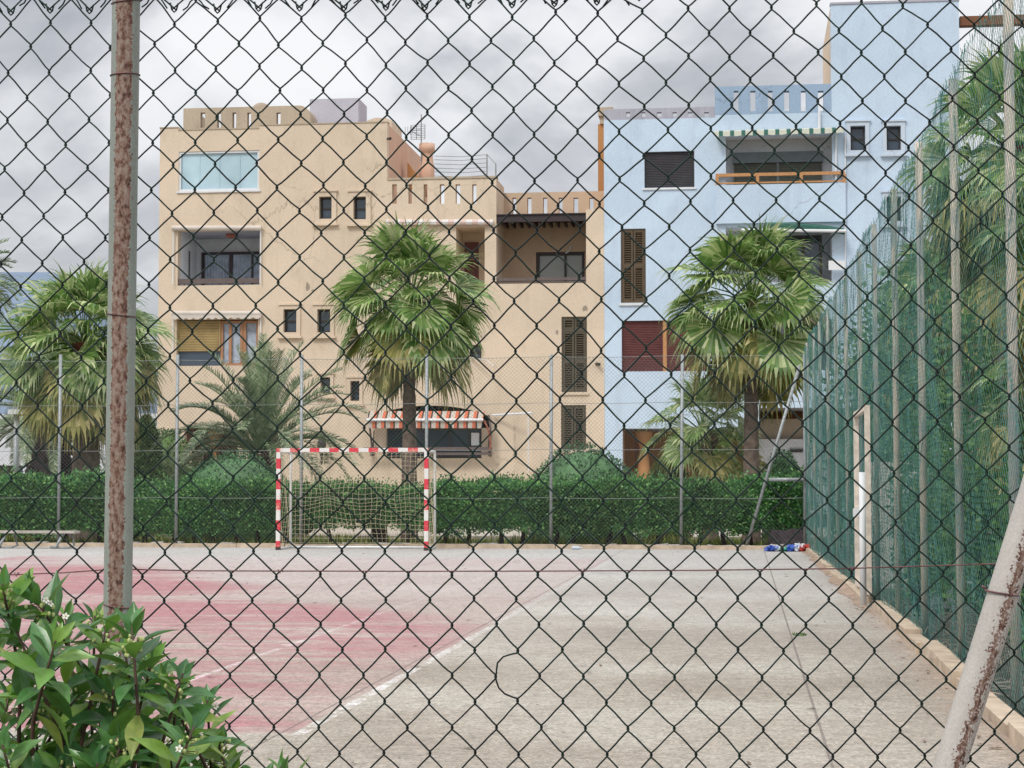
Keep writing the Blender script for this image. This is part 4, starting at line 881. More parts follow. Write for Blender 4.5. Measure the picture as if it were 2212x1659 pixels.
# posts and brace on the viewer's side of the mesh
def rod(mbname, A, B, r, mat, par, seg=24):
    A, B = Vector(A), Vector(B); ax = (B - A); Ln = ax.length; mb = MB(); n = 28
    prof = [(r, Ln * i / seg) for i in range(seg + 1)]; mb.lathe((0, 0, 0), prof, n)
    return mb.build(mbname, mat, par, True, origin=A, rot=ax.to_track_quat('Z', 'Y') if False else Vector((0, 0, 1)).rotation_difference(ax.normalized()))
rp = 0.0238; YPo = YF - 0.005 - rp
top, bot = P(272.5, 0, YPo), P(254, 1330, YPo); dr = (bot - top) / (top.z - bot.z)
A = top + dr * (top.z + .06); B = top - dr * (4.15 - top.z)
post = rod('post', A, B, rp, M['rust_post'], fence)
tag(post, 'slim white post with a broad rusty streak')
def axis_pt(px, py): return P(px, py, YPo)
tw = MB()
for py, tilt in ((5, .003), (163, .001), (681, -.003), (1307, -.004)):
    cx = interp([(0, 272.5), (1330, 254)], py); cpt = P(cx, py, YPo)
    tw.tube([cpt + Vector(((rp + .0012) * math.cos(a), (rp + .0012) * math.sin(a), tilt * math.cos(a) + (.004 if py == 5 else .0015) * math.sin(a))) for a in [2 * math.pi * i / 20 for i in range(21)]], .0011, 5)
tw.build('tie_wire', M['rustwire'], fence, True)
rb = 0.0245; YBr = YF - 0.008 - rb
b0, b1 = P(2050, 1659, YBr), P(2218, 1120, YBr); dr = (b1 - b0).normalized()
A = b0 - dr * ((b0.z + .06) / dr.z); B = A + dr * 3.3
brace = rod('brace', A, B, rb, M['rust_brace'], fence); tag(brace, 'thick diagonal white brace with rust speckles')
tw = MB(); tcn = P(2164, 1281, YBr); dv = dr
e1 = Vector((0, 1, 0)); e2 = dv.cross(e1).normalized(); e1 = e2.cross(dv).normalized()
tw.tube([tcn + (e2 * math.cos(a) + e1 * math.sin(a)) * (rb + .0014) + dv * (-.004 * math.cos(a)) for a in [2 * math.pi * i / 20 for i in range(21)]], .0016, 5)
tw.tube([tcn + e2 * (rb + .001), tcn + e2 * (rb + .004) + Vector((-.004, -.004, .002))], .002, 5)
tw.build('tie_wire', M['rustwire'], fence, True)
cp = rod('post', (B.x, YPo, -.06), (B.x, YPo, 4.2), rp, M['rust_post'], fence)
# tension wire
t = MB(); pl = [(-260, 1252), (35, 1241), (140, 1237), (222, 1231)]
t.tube([P(x, y, YF + .0035) for x, y in pl] + [P(x, y, YF - .002) for x, y in ((255, 1229), (290, 1230), (425, 1233), (600, 1233.5), (900, 1234), (1200, 1233.5), (1500, 1232), (1830, 1228), (2148, 1218), (2300, 1214), (2700, 1200))], .0012, 6)
for (x, y) in ((38, 1241), (607, 1234), (1260, 1233), (1842, 1228)):
    q = P(x, y, YF - .002); t.tube([q + Vector((-.004, -.003, .003)), q + Vector((-.001, -.004, -.003)), q + Vector((.002, -.002, .004)), q + Vector((.004, -.004, -.001))], .0012, 5)
t.build('tension_wire', M['rustwire'], fence, True)

# ================================================================== RIGHT FENCE (long side of the court)
rf = thing('chain_link_fence', 'tall teal green mesh fence running away along the right side of the court', 'fence', (1.5, 24, 0))
ys = [8.6 + 2.5 * i for i in range(13)]
for i, yy in enumerate(ys):
    X_ = fenceX(yy); m = MB(); lean = rnd.uniform(-.02, .02)
    m.tube([(X_, yy, -.05), (X_ + lean * .5, yy, 2.1), (X_ + lean, yy + lean, 4.25)], 0.031 if yy < 20 else .029, 12)
    m.build('post', M['cream_post'], rf, True)
def warp(Y, z, seed=0):
    n = mnoise.noise(Vector((Y * .35, z * .5, seed))); n2 = mnoise.noise(Vector((Y * 1.3, z * 1.1, seed + 3)))
    xo = fenceX(Y) - .05 + seed * .06 - .05 * abs(n) - .03 * abs(n2)
    xo += .009 * mnoise.noise(Vector((Y * 6, z * 7, seed + 5)))
    return Vector((xo, Y + .22 * n2, z + .10 * n - .03 * (z / 4) * (1 + math.sin(Y * 2 * math.pi / 2.5))))
def diamond_mesh(mb, u0, u1, z0, z1, s, fn, r, seg=4, sides=3):
    a = z1 - z0; u = u0 - a
    while u < u1:
        for sg in (1, -1):
            pts = []; n = max(2, int(a / (s * seg)))
            for i in range(n + 1):
                z = z0 + a * i / n; uu = u + (z - z0) * 1.0 if sg > 0 else u + a - (z - z0)
                if u0 <= uu <= u1: pts.append(fn(uu, z))
            if len(pts) > 1: mb.tube(pts, r, sides, False)
        u += s
m = MB(); diamond_mesh(m, 8.0, 38.6, 0.02, 4.15, 0.074, lambda u, z: warp(u, z), .00125, 1)
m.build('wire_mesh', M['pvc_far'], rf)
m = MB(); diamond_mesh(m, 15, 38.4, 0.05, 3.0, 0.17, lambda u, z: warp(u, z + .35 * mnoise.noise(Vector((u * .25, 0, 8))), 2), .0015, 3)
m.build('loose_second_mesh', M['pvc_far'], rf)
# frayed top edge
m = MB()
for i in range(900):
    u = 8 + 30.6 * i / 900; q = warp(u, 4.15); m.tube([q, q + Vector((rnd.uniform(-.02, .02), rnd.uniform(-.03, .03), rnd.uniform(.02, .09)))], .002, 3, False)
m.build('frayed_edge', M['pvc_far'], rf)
# gate in the right fence
gt = thing('gate', 'white painted metal gate frame ajar in the right fence', 'gate', (fenceX(20.6), 20.6, 0))
def pole(par, nm, pts, r, mat, n=10): mb = MB(); mb.tube(pts, r, n); return mb.build(nm, mat, par, True)
gx = lambda px, Y: P(px, 1100, Y).x
pole(gt, 'post', [(gx(1863, 20.4), 20.4, -.02), (gx(1863, 20.4), 20.4, 1.45)], .036, M['whitep'])
f = MB(); X0 = gx(1851, 23); f.box(X0 - .03, X0 + .03, 22.97, 23.03, -.02, 2.2); f.box(X0 - .03, X0 + .03, 20.9, 22.97, 2.14, 2.2); f.box(X0 - .03, X0 + .03, 20.9, 20.96, .1, 2.14); f.box(X0 - .02, X0 + .02, 20.96, 22.97, 1.0, 1.05); f.box(X0 - .02, X0 + .02, 20.96, 22.97, .1, .15)
gf = f.build('gate_frame', simple('flaking_white_paint', (.66, .58, .50), .7, 0, .25, 9), gt)
f = MB(); f.box(X0 - .10, X0 - .031, 21.0, 21.04, .98, 1.03); f.box(X0 - .16, X0 - .10, 20.98, 21.06, .96, 1.05); f.build('latch', M['whitep'], gf)

# ================================================================== BACK FENCE
YK2 = 38.62
bf = thing('chain_link_fence', 'grey mesh fence across the far end of the court behind the goal', 'fence', (-8, YK2, 0))
for px, pb in ((-135, -140), (131, 126), (384, 380), (652, 650), (922, 921), (1191, 1190), (1474, 1471), (1738, 1739)):
    a = P(px, 766, YK2); b_ = P(pb, 1180, YK2); m = MB(); m.tube([(b_.x, YK2, -.02), (a.x, YK2, a.z)], .035, 10); m.build('post', M['galv'], bf, True)
m = MB(); zt = P(1191, 772, YK2).z
diamond_mesh(m, P(-150, 1000, YK2).x, P(1738, 1000, YK2).x, .05, zt, .085, lambda u, z: Vector((u, YK2 + .04, z)), .0019, 60)
m.build('wire_mesh', M['galv_mesh'], bf)
m = MB(); xa, xb_ = P(-150, 1000, YK2).x, P(1738, 1000, YK2).x
for yy in (772, 871, 971, 1075): z = P(1000, yy, YK2).z; m.tube([(xa + (xb_ - xa) * i / 28, YK2 + .035, z - .02 * abs(math.sin(math.pi * i / 4))) for i in range(29)], .005, 4)
m.build('tension_wire', M['wire_thin'], bf)
pole(bf, 'brace', [P(1727, 790, YK2 - .05), P(1612, 1182, YK2 - .05)], .035, M['galv'])
pole(bf, 'rail', [P(1661, 1036, YK2 - .12), P(1740, 1036, YK2 - .12)], .04, M['galv'])

# ================================================================== GOAL
YG = 37.0; gl = thing('goal', 'red and white banded handball goal with a sagging pale net', 'goal', (-8, YG, 0))
xl, xr = P(601.5, 1080, YG).x, P(921, 1080, YG).x; zt = P(762, 972, YG).z
f = MB(); f.box(xl - .04, xr + .04, YG - .04, YG + .04, zt - .04, zt + .04); f.build('crossbar', M['bands_x'], gl, origin=(xl - .04 - .12, YG, zt))
for X_ in (xl, xr):
    f = MB(); f.box(X_ - .04, X_ + .04, YG - .04, YG + .04, .06, zt - .042); f.build('upright', M['bands_z'], gl, origin=(X_, YG, zt + .04))
    f = MB(); f.box(X_ - .045, X_ + .045, YG - .045, YG + .045, 0.001, .06); f.build('foot', M['frame'], gl)
f = MB(); D = 1.0; zb = zt - .02
for X_, o in ((xl, .0), (xr, .0)): f.mark().tube([(X_, YG + .05, zb), (X_, YG + D, zb), (X_, YG + D + .02, zb - .05), (X_, YG + D + .05, .02)], .026, 10)
f.build('rear_frame', M['white_tube'], gl, True)
f = MB(); f.tube([(xl, YG + D + .05, .03), (xr, YG + D + .05, .03)], .024, 8)
for X_ in (xl, xr): f.tube([(X_, YG + .05, .03), (X_, YG + D + .05, .03)], .024, 8)
f.build('ground_bar', M['white_tube'], gl, True)
f = MB(); nx, nz = 30, 20; pull = (xl + (xr - xl) * .27, 1.12)
def npt(i, j):
    X_ = xl + (xr - xl) * i / nx; z = .12 + (zb - .12) * j / nz; Yv = YG + D + .03 - .18 * math.sin(math.pi * i / nx) * math.sin(math.pi * j / nz)
    z += .05 * mnoise.noise(Vector((i * .2, j * .25, 1))) * math.sin(math.pi * j / nz) * 2; X_ += .04 * mnoise.noise(Vector((i * .25, j * .2, 5))) * 1.6 * math.sin(math.pi * i / nx)
    d2 = ((X_ - pull[0]) ** 2 + (z - pull[1]) ** 2) ** .5; k_ = math.exp(-(d2 / .35) ** 2) * .55
    X_ += (pull[0] - X_) * k_; z += (pull[1] + .1 - z) * k_; return Vector((X_, Yv - .2 * k_, z))
for i in range(nx + 1): f.tube([npt(i, j) for j in range(nz + 1)], .0036, 3, False)
for j in range(nz + 1): f.tube([npt(i, j) for i in range(nx + 1)], .0036, 3, False)
for X_ in (xl, xr):
    for i in range(10): Yv = YG + .08 + D * .92 * i / 9; f.tube([(X_ + .03 * math.sin(j * .8 + i), Yv, .05 + (zb - .05) * j / 10) for j in range(11)], .0034, 3, False)
    for j in range(20): z = .08 + (zb - .1) * j / 19; f.tube([(X_ + .02 * math.sin(j + i), YG + .05 + D * i / 6, z - .03 * math.sin(math.pi * i / 6)) for i in range(7)], .0034, 3, False)
for i in range(0, nx + 1): X_ = xl + (xr - xl) * i / nx; f.tube([(X_, YG + .05, zb), (X_, YG + D * .5, zb - .05), (X_, YG + D, zb)], .0045, 3, False)
f.build('net', M['net'], gl)

# ================================================================== BENCH, BAGS, LAMP, STUMPS
bn = thing('bench', 'plain plank bench on splayed metal legs at the far left edge of the court', 'bench', (-13.5, 37.3, 0))
YH = 37.3; a, b_ = P(-60, 1146, YH), P(167, 1151, YH); f = MB(); f.box(a.x, b_.x, YH - .16, YH - .01, a.z - .05, a.z); f.box(a.x, b_.x, YH + .01, YH + .16, a.z - .05, a.z); f.build('seat', simple('bleached_wood', (.42, .38, .34), .8, 0, .25, 4), bn)
for px in (22, 145): q = P(px, 1180, YH); f = MB(); f.tube([(q.x - .32, YH - .1, .03), (q.x - .2, YH - .1, .03), (q.x - .05, YH - .1, a.z - .05)], .03, 8); f.tube([(q.x + .05, YH + .1, a.z - .05), (q.x + .12, YH + .1, .06), (q.x + .05, YH - .05, .02), (q.x - .3, YH - .1, .025)], .022, 8); f.build('leg', M['galv'], bn, True)
def crumple(c, sx, sy, sz, mat, name, label, cat):
    mb = MB(); n, m_ = 34, 20
    for i in range(m_ + 1):
        for j in range(n):
            th = math.pi * i / m_; ph = 2 * math.pi * j / n; d_ = Vector((math.sin(th) * math.cos(ph), math.sin(th) * math.sin(ph), math.cos(th)))
            k_ = 1 + .6 * mnoise.noise(d_ * 2.4 + Vector(c)) + .5 * mnoise.noise(d_ * 7 + Vector(c)) + .25 * mnoise.noise(d_ * 15 + Vector(c)); z = c[2] + d_.z * sz * k_
            mb.v.append((c[0] + d_.x * sx * k_, c[1] + d_.y * sy * k_, max(z, 0.006)))
    for i in range(m_):
        for j in range(n): mb.f.append((i * n + j, (i + 1) * n + j, (i + 1) * n + (j + 1) % n, i * n + (j + 1) % n))
    return tag(mb.build(name, mat), label, cat)
for px, w_, hgt, mt, nm, lb, ct in ((1668, .11, .09, 'blue_bag', 'plastic_bag', 'blue plastic bag at the left end of the litter heap', 'bag'), (1683, .10, .08, 'whitebag', 'plastic_sheet', 'pale crumpled plastic sheet in the litter heap', 'litter'), (1697, .12, .07, 'green_bag', 'plastic_sheet', 'mint green crumpled sheet in the middle of the litter heap', 'litter'),
    (1714, .14, .11, 'blue_bag', 'plastic_bag', 'big blue bag in the middle of the litter heap', 'bag'), (1727, .10, .14, 'whitebag', 'plastic_bag', 'white bag on the right of the litter heap', 'bag'), (1738, .12, .13, 'red_bag', 'plastic_bag', 'red bag at the right end of the litter heap', 'bag')):
    q = P(px, 1188, 37.4); crumple((q.x, 37.5, .03), w_ * 1.1, .2, hgt * .85, M[mt], nm, lb, ct)
q = P(1214 + 32, 1184, 38.0); f = MB(); f.tube([(q.x - .1, 38, .035), (q.x + .04, 38, .035), (q.x + .08, 38, .035), (q.x + .11, 38, .035)], [.035, .035, .014, .014], 10); tag(f.build('bottle', glass('clear_plastic', (.55, .62, .7), .15)), 'clear plastic bottle lying by the far kerb', 'bottle')
f = MB(); q = P(1740, 1185, 39); f.lathe((P(1700, 1100, 39.6).x, 39.6, -.02), [(.50, 0), (.42, .2), (.38, .36), (.36, .42), (.2, .40)], 18)
for i, v in enumerate(f.v): f.v[i] = (v[0] + .1 * mnoise.noise(Vector(v) * 3), v[1], v[2] + .06 * mnoise.noise(Vector(v) * 4))
tag(f.build('tree_stump', M['darkbark'], smooth=True), 'wide dark stump behind the litter heap', 'stump')  # the shadow over the stump is painted in by the dark bark colour
lp = thing('street_lamp', 'slim grey floodlight pole behind the left palm', 'lamp', (P(33, 1000, 46).x, 46, 0))
q0, q1 = P(33, 1100, 46), P(36, 895, 46); pole(lp, 'pole', [(q0.x, 46, 0), q1], .07, M['galv']); f = MB(); f.box(q1.x - .16, q1.x + .22, 45.8, 46.1, q1.z, q1.z + .12); f.build('floodlight', M['whitep'], lp)
# ================================================================== VEGETATION
def rv(r_): return Vector((r_.uniform(-1, 1), r_.uniform(-1, 1), r_.uniform(-1, 1)))
def leafq(mb, p, d, n, L_, w_):
    d = d.normalized(); s = d.cross(n)
    if s.length < 1e-4: s = d.orthogonal()
    s.normalize(); mid = p + d * L_ * .5
    mb.quad(p, mid + s * w_ * .5, p + d * L_, mid - s * w_ * .5)
def leaf_box(mb, x0, x1, y0, y1, z0, z1, n, size, r_, rough=.12, zbot=None):
    A = (x1 - x0) * (z1 - z0); T = (x1 - x0) * (y1 - y0); S = (y1 - y0) * (z1 - z0); tot = A + T + 2 * S
    for _ in range(n):
        q = r_.uniform(0, tot)
        if q < A: p = Vector((r_.uniform(x0, x1), y0, z0 + (z1 - z0) * r_.random())); nn = Vector((0, -1, .2))
        elif q < A + T: p = Vector((r_.uniform(x0, x1), r_.uniform(y0, y1), z1)); nn = Vector((0, -.2, 1))
        else: sx = r_.choice((0, 1)); p = Vector(((x0, x1)[sx], r_.uniform(y0, y1), r_.uniform(z0, z1))); nn = Vector((-1 + 2 * sx, 0, .2))
        lump = mnoise.noise(p * 1.3) * rough + mnoise.noise(p * 4) * rough * .5
        p += nn * (lump + r_.uniform(-.10, .03) + (r_.random() ** 14) * .22) + rv(r_) * .02
        if zbot is not None and p.z < zbot + .15 * mnoise.noise(Vector((p.x * 1.2, 0, 3))) + .1 * mnoise.noise(Vector((p.x * 5, 0, 8))): continue
        leafq(mb, p, rv(r_) + nn * .8 + Vector((0, 0, .2)), rv(r_) + nn * .6, size * r_.uniform(.7, 1.3), size * .55)
def leaf_ball(mb, c, rx, ry, rz, n, size, r_, rough=.15, shell=.25, zmin=None, droop=0, xclip=False):
    c = Vector(c)
    for _ in range(n):
        d = rv(r_)
        if d.length > 1 or d.length < .05: continue
        d.normalize(); k_ = 1 - shell * r_.random() ** 1.5 + rough * mnoise.noise(d * 2.2 + c) + rough * .6 * mnoise.noise(d * 6 + c)
        p = c + Vector((d.x * rx, d.y * ry, d.z * rz)) * k_
        if zmin is not None and p.z < zmin: continue
        if xclip and p.x < fenceX(p.y) + .2: continue
        leafq(mb, p, rv(r_) + d * .7 - Vector((0, 0, droop)), rv(r_) + d * .6, size * r_.uniform(.7, 1.3), size * .5)
def hedge(label, x0, x1, y0, y1, z1, n, size, mat, trunks, zb=.32, cat='hedge'):
    r_ = random.Random(int(x0 * 100)); o = thing('clipped_hedge', label, cat, ((x0 + x1) / 2, (y0 + y1) / 2, 0))
    m = MB(); nx = int((x1 - x0) / .25); 
    def cp_(i, z, yy): X = x0 + .1 + (x1 - x0 - .2) * i / nx; return Vector((X, yy, z + .08 * mnoise.noise(Vector((X, z, 2)))))
    for i in range(nx):
        for (za, zc, ya, yc) in ((zb + .12, z1 - .1, y0 + .14, y0 + .12), (z1 - .1, z1 - .1, y0 + .12, y1 - .1), (z1 - .1, zb + .12, y1 - .1, y1 - .1), (zb + .12, zb + .12, y1 - .1, y0 + .14)):
            m.quad(cp_(i, za, ya), cp_(i + 1, za, ya), cp_(i + 1, zc, yc), cp_(i, zc, yc))
    leaf_box(m, x0, x1, y0, y1, zb - .1, z1, n, size, r_, .15, zb)
    m.build('foliage', mat, o)
    for k_ in range(trunks):
        X = x0 + (x1 - x0) * (k_ + .5 + r_.uniform(-.3, .3)) / trunks; t_ = MB(); ym = (y0 + y1) / 2 - .2
        t_.tube([(X, ym, -.03), (X + r_.uniform(-.1, .1), ym, .25), (X + r_.uniform(-.2, .2), ym, .7)], [.06, .045, .04], 7); t_.build('stem', M['darkbark'], o, True)
    return o
YH0 = 39.45
bx = lambda px, Y=YH0: P(px, 1100, Y).x
hedge('long clipped dark green hedge left of the goal', bx(268), bx(640), YH0, YH0 + 1.2, 1.28, 26000, .075, M['leaf_hedge'], 7, .26)
hedge('loose uneven dark green hedge behind the bench', bx(-80), bx(262), YH0, YH0 + 1.3, 1.40, 22000, .085, M['leaf_hedge'], 4, .20)
hedge('clipped hedge seen through the goal net', bx(645), bx(928), YH0 + .3, YH0 + 1.4, 1.24, 18000, .075, M['leaf_hedge'], 3, .36)
hedge('long clipped hedge right of the goal with pale stones below', bx(932), bx(1600), YH0, YH0 + 1.2, 1.31, 42000, .075, M['leaf_hedge'], 12, .28)
hedge('short hedge end by the far right corner brace', bx(1604), bx(1742), YH0 + .15, YH0 + 1.3, 1.38, 12000, .08, M['leaf_hedge'], 2, .30)
def dome(label, px0, px1, ptop, Y, mat, n=9000, size=.08, name='rounded_bush', zc=0.6, droop=0):
    a, b_ = P(px0, 1040, Y).x, P(px1, 1040, Y).x; zt = P((px0 + px1) / 2, ptop, Y).z; r_ = random.Random(px0)
    o = thing(name, label, 'bush', ((a + b_) / 2, Y, 0)); m = MB(); c_ = ((a + b_) / 2, Y, zc); rx = (b_ - a) / 2; rz = zt - zc
    b0 = len(m.v); m.lathe(c_, [(rx * .88 * math.cos(t * math.pi / 20), rz * .9 * math.sin(t * math.pi / 20)) for t in range(-6, 10)], 20)
    leaf_ball(m, c_, rx, min(rx, 1.6), rz, n, size, r_, .08, .12, -.0, droop)
    m.build('foliage', mat, o); t_ = MB(); t_.tube([((a + b_) / 2, Y, -.03), ((a + b_) / 2, Y, zc)], [.09, .06], 7); t_.build('stem', M['darkbark'], o, True); return o
dome('clipped rounded bush above the hedge under the feathery date palm', 375, 640, 976, 43, M['leaf_dome'], 14000)
dome('large rounded blue green bush above the hedge right of centre', 1128, 1388, 960, 43, M['leaf_dome'], 16000)
dome('olive yellow bush between the round bush and the small fan palm', 1385, 1500, 992, 45, M['leaf_olive'], 7000)
dome('grey green bush behind the slanting brace at the court corner', 1640, 1742, 972, 46, M['leaf_dome'], 8000)
dome('brownish bush at the left edge of the view', -60, 75, 1010, 44, M['leaf_olive'], 7000)
dome('dark green shrub at the left of the beige garden wall', 285, 345, 900, 47, M['leaf_tree'], 9000, .12, zc=1.5)
dome('yellow green shrub tip right of the rusty post', 300, 420, 925, 50, M['leaf_bright'], 5000, .12, zc=1.2)

def fan_leaf(mb, base, d, r_, pet, R_, droop, nseg=30, spread=2.3, thin=False):
    # petiole
    d = d.normalized(); tip = base + d * pet * .95 - Vector((0, 0, pet * pet * .14 * droop)); mid = base.lerp(tip, .5) + Vector((0, 0, .05))
    mb.tube([base, mid, tip], [.022, .016, .011], 4, False)
    dd = (tip - mid).normalized(); hang = r_.uniform(.15, .75) * min(1.2, droop); dd = (dd - Vector((0, 0, hang)) + rv(r_) * .18).normalized(); side = dd.cross(Vector((0, 0, 1)))
    if side.length < .1: side = Vector((1, 0, 0))
    side.normalize(); side = (side + rv(r_) * .55); side = (side - dd * side.dot(dd)).normalized(); nrm = side.cross(dd).normalized()
    dphi = 2 * spread / nseg
    for k_ in range(nseg):
        a = -spread + dphi * (k_ + .5); q = (dd * math.cos(a) + side * math.sin(a) + nrm * (.18 * abs(a) - .05)).normalized()
        Ls = R_ * (1 - .28 * (abs(a) / spread) ** 2) * r_.uniform(.93, 1.07)
        sd_ = q.cross(nrm).normalized(); p = tip.copy(); prev = None; v = q.copy(); steps = (.0, .30, .55, .72, .87, 1.0); wmax = .5 * dphi * .55 * Ls * 1.02
        dw = max(droop, .75) * r_.uniform(.6, 1.5)
        for i in range(len(steps)):
            t_ = steps[i]
            if i:
                v = (v + Vector((0, 0, -1)) * dw * (t_ - steps[i - 1]) * (0.08 if t_ < .6 else 3.4)).normalized(); p = p + v * Ls * (t_ - steps[i - 1])
            w_ = (t_ / .55) * wmax if t_ <= .56 else wmax * .42 * (1 - (t_ - .55) / .45) ** .7
            fold = nrm * w_ * .25 * (1 if k_ % 2 else -1)
            cur = (p + sd_ * w_ + fold, p - sd_ * w_ - fold)
            if prev: mb.quad(prev[0], prev[1], cur[1], cur[0])
            prev = cur
def trunk_mesh(pts, rs, rough=.02, ringy=True):
    m = MB(); P_ = []; Rr = []; n = 40
    for i in range(n + 1):
        t_ = i / n * (len(pts) - 1); a = min(int(t_), len(pts) - 2); f_ = t_ - a
        P_.append(Vector(pts[a]).lerp(Vector(pts[a + 1]), f_)); Rr.append((rs[a] + (rs[a + 1] - rs[a]) * f_) * (1 + (.04 if i % 2 else -.03 if ringy else 0)))
    m.tube(P_, Rr, 14)
    for i, v in enumerate(m.v): q = Vector(v); k_ = rough * mnoise.noise(q * 5); m.v[i] = (v[0] + k_, v[1] + k_ * .5, v[2])
    return m
def fan_palm(label, base, crown, Rc, r_seed, nleaf=46, old=22, tr=(.26, .19), group=None, redtop=True, petk=.52, young=1.0):
    r_ = random.Random(r_seed); base = Vector(base); crown = Vector(crown); H = crown.z - base.z
    o = thing('fan_palm', label, 'palm tree', base, group)
    if H > .3:
        lean = Vector((rnd.uniform(-.05, .05), 0, 0))
        trunk_mesh([base - Vector((0, 0, .03)), base.lerp(crown, .15), base.lerp(crown, .6) + lean, crown - Vector((0, 0, .45))], [tr[0] * 1.15, tr[0], tr[1], tr[1] * .95]).build('trunk', M['trunk'], o, True)
        m = trunk_mesh([crown - Vector((0, 0, 1.0)), crown - Vector((0, 0, .5)), crown + Vector((0, 0, .05))], [tr[1] * 1.0, tr[1] * 1.35, tr[1] * .7], .05)
        for i in range(40):
            a = r_.uniform(0, 6.28); z = r_.uniform(-1.0, -.1); q = crown + Vector((math.cos(a) * tr[1] * 1.2, math.sin(a) * tr[1] * 1.2, z)); m.tube([q, q + Vector((math.cos(a) * .16, math.sin(a) * .16, .12))], [.04, .02], 4)
        m.build('leaf_bases', M['redbark'] if redtop else M['trunk'], o)
    m = MB()
    for i in range(nleaf):
        u_ = (i + .5) / nleaf; el = math.radians(88 - 120 * u_ ** .95) + r_.uniform(-.1, .1); az = i * 2.39996 + r_.uniform(-.25, .25)
        d = Vector((math.cos(az) * math.cos(el), math.sin(az) * math.cos(el), math.sin(el)))
        s_k = Rc * r_.uniform(.85, 1.10) * (.90 + .1 * min(1, u_ * 2.5))
        fan_leaf(m, crown + d * .08, d, r_, s_k * petk, s_k * (1.06 - petk) , .30 + .95 * u_, 34, 2.2)
    m.build('crown', M['fan'], o)
    if old:
        m = MB()
        for i in range(old):
            el = math.radians(r_.uniform(-70, -8)); az = i * 2.39996 + r_.uniform(-.3, .3); d = Vector((math.cos(az) * math.cos(el), math.sin(az) * math.cos(el), math.sin(el)))
            fan_leaf(m, crown + d * .15 - Vector((0, 0, .15)), d, r_, Rc * .50 * r_.uniform(.8, 1.1), Rc * .55 * r_.uniform(.8, 1.1), 1.5, 24, 1.9)
        m.build('dead_fronds', M['fan_old'], o)
    return o
YPm = 42.0
def pc(px, py, Y=YPm): return P(px, py, Y)
def fp(label, tx, by, cx, cy, Rpx, Y, seed, **k):
    b_ = P(tx, by, Y); c_ = P(cx, cy, Y); return fan_palm(label, (b_.x, Y, -.02), c_, Rpx / F * Y, seed, **k)
PG = 'fan palms planted behind the court'
fp('tall fan palm whose trunk passes behind the goal and striped awning', 884, 1180, 886, 655, 215, 42, 3, group=PG, tr=(.19, .145), nleaf=46, old=12)
fp('tall fan palm in front of the pale blue block', 1622, 1100, 1622, 655, 215, 42, 11, tr=(.20, .15), group=PG, redtop=False, nleaf=46, old=14)
fp('broad fan palm behind the rusty post at the left', 185, 1100, 183, 745, 225, 43, 21, group=PG, nleaf=50, old=30, tr=(.36, .30))
fp('low young fan palm with a shaggy short trunk beside the blue block palm', 1532, 1100, 1520, 935, 165, 44, 31, group=PG, nleaf=24, old=5, tr=(.22, .16), redtop=False)
# cut trunk beside the centre palm
f = trunk_mesh([(P(819, 1100, 41).x, 41, -.03), (P(819, 1100, 41).x, 41, .45)], [.22, .17]); tag(f.build('tree_stump', M['trunk'], smooth=True), 'grey cut trunk behind the goal net left of the palm trunk', 'stump')

def feather(mb, base, d, r_, Ln, droop, nl=46, ll=.38, stiff=.5):
    p = Vector(base); v = d.normalized(); n = 16; pts = [p.copy()]; vs = [v.copy()]
    for i in range(n):
        v = (v + Vector((0, 0, -1)) * droop * (i + 1) / n * .16).normalized(); p = p + v * Ln / n; pts.append(p.copy()); vs.append(v.copy())
    mb.tube(pts, [.028 * (1 - i / (n + 2)) + .004 for i in range(n + 1)], 4, False)
    for k_ in range(nl):
        t_ = .16 + .84 * k_ / nl; x = t_ * n; a = min(int(x), n - 1); q = pts[a].lerp(pts[a + 1], x - a); vv = vs[a]
        side = vv.cross(Vector((0, 0, 1)))
        if side.length < .1: side = Vector((1, 0, 0))
        side.normalize(); up_ = side.cross(vv).normalized(); Lk = ll * math.sin(math.pi * (.12 + .80 * t_)) ** .6 * r_.uniform(.85, 1.1)
        for s1 in (-1, 1):
            dl = (side * s1 * .75 + vv * .75 + up_ * r_.uniform(.1, .55)).normalized(); m1 = q + dl * Lk * .55; tipp = m1 + (dl + Vector((0, 0, -.35 * droop))).normalized() * Lk * .45
            w_ = vv.cross(dl).cross(dl).normalized() * .013
            mb.quad(q - w_, q + w_, m1 + w_, m1 - w_); mb.tri(m1 - w_, m1 + w_, tipp)
def date_palm(label, base, crown, Ln, seed, nf=60, lo=-5, group=None, tr=.3, trm='trunk'):
    r_ = random.Random(seed); o = thing('date_palm', label, 'palm tree', (base[0], base[1], 0), group); crown = Vector(crown)
    if crown.z > .3:
        m = trunk_mesh([Vector(base), Vector(base).lerp(crown, .5), crown], [tr, tr * 1.05, tr * .9], .06)
        for i in range(int(140 * max(.4, crown.z / 2))):
            a = r_.uniform(0, 6.28); z = r_.uniform(base[2], crown.z); q = Vector((base[0] + math.cos(a) * tr * .98, base[1] + math.sin(a) * tr * .98, z)); m.tube([q, q + Vector((math.cos(a) * .07, math.sin(a) * .07, .07))], [.06, .03], 5)
        m.build('trunk', M[trm], o, True)
    m = MB()
    for i in range(nf):
        u_ = (i + .5) / nf; el = math.radians(86 - (86 - lo) * u_ ** .85) + r_.uniform(-.1, .1); az = i * 2.39996 + r_.uniform(-.3, .3)
        d = Vector((math.cos(az) * math.cos(el), math.sin(az) * math.cos(el), math.sin(el))); feather(m, crown + d * .1, d, r_, Ln * r_.uniform(.85, 1.1), .55 + .9 * u_)
    m.build('crown', M['feather'], o); return o
q = P(565, 985, 45.5); date_palm('grey green feathery date palm in front of the beige porch', (q.x, 45.5, -.02), (q.x, 45.5, q.z + .05), 2.75, 41, 62, 12, tr=.28)
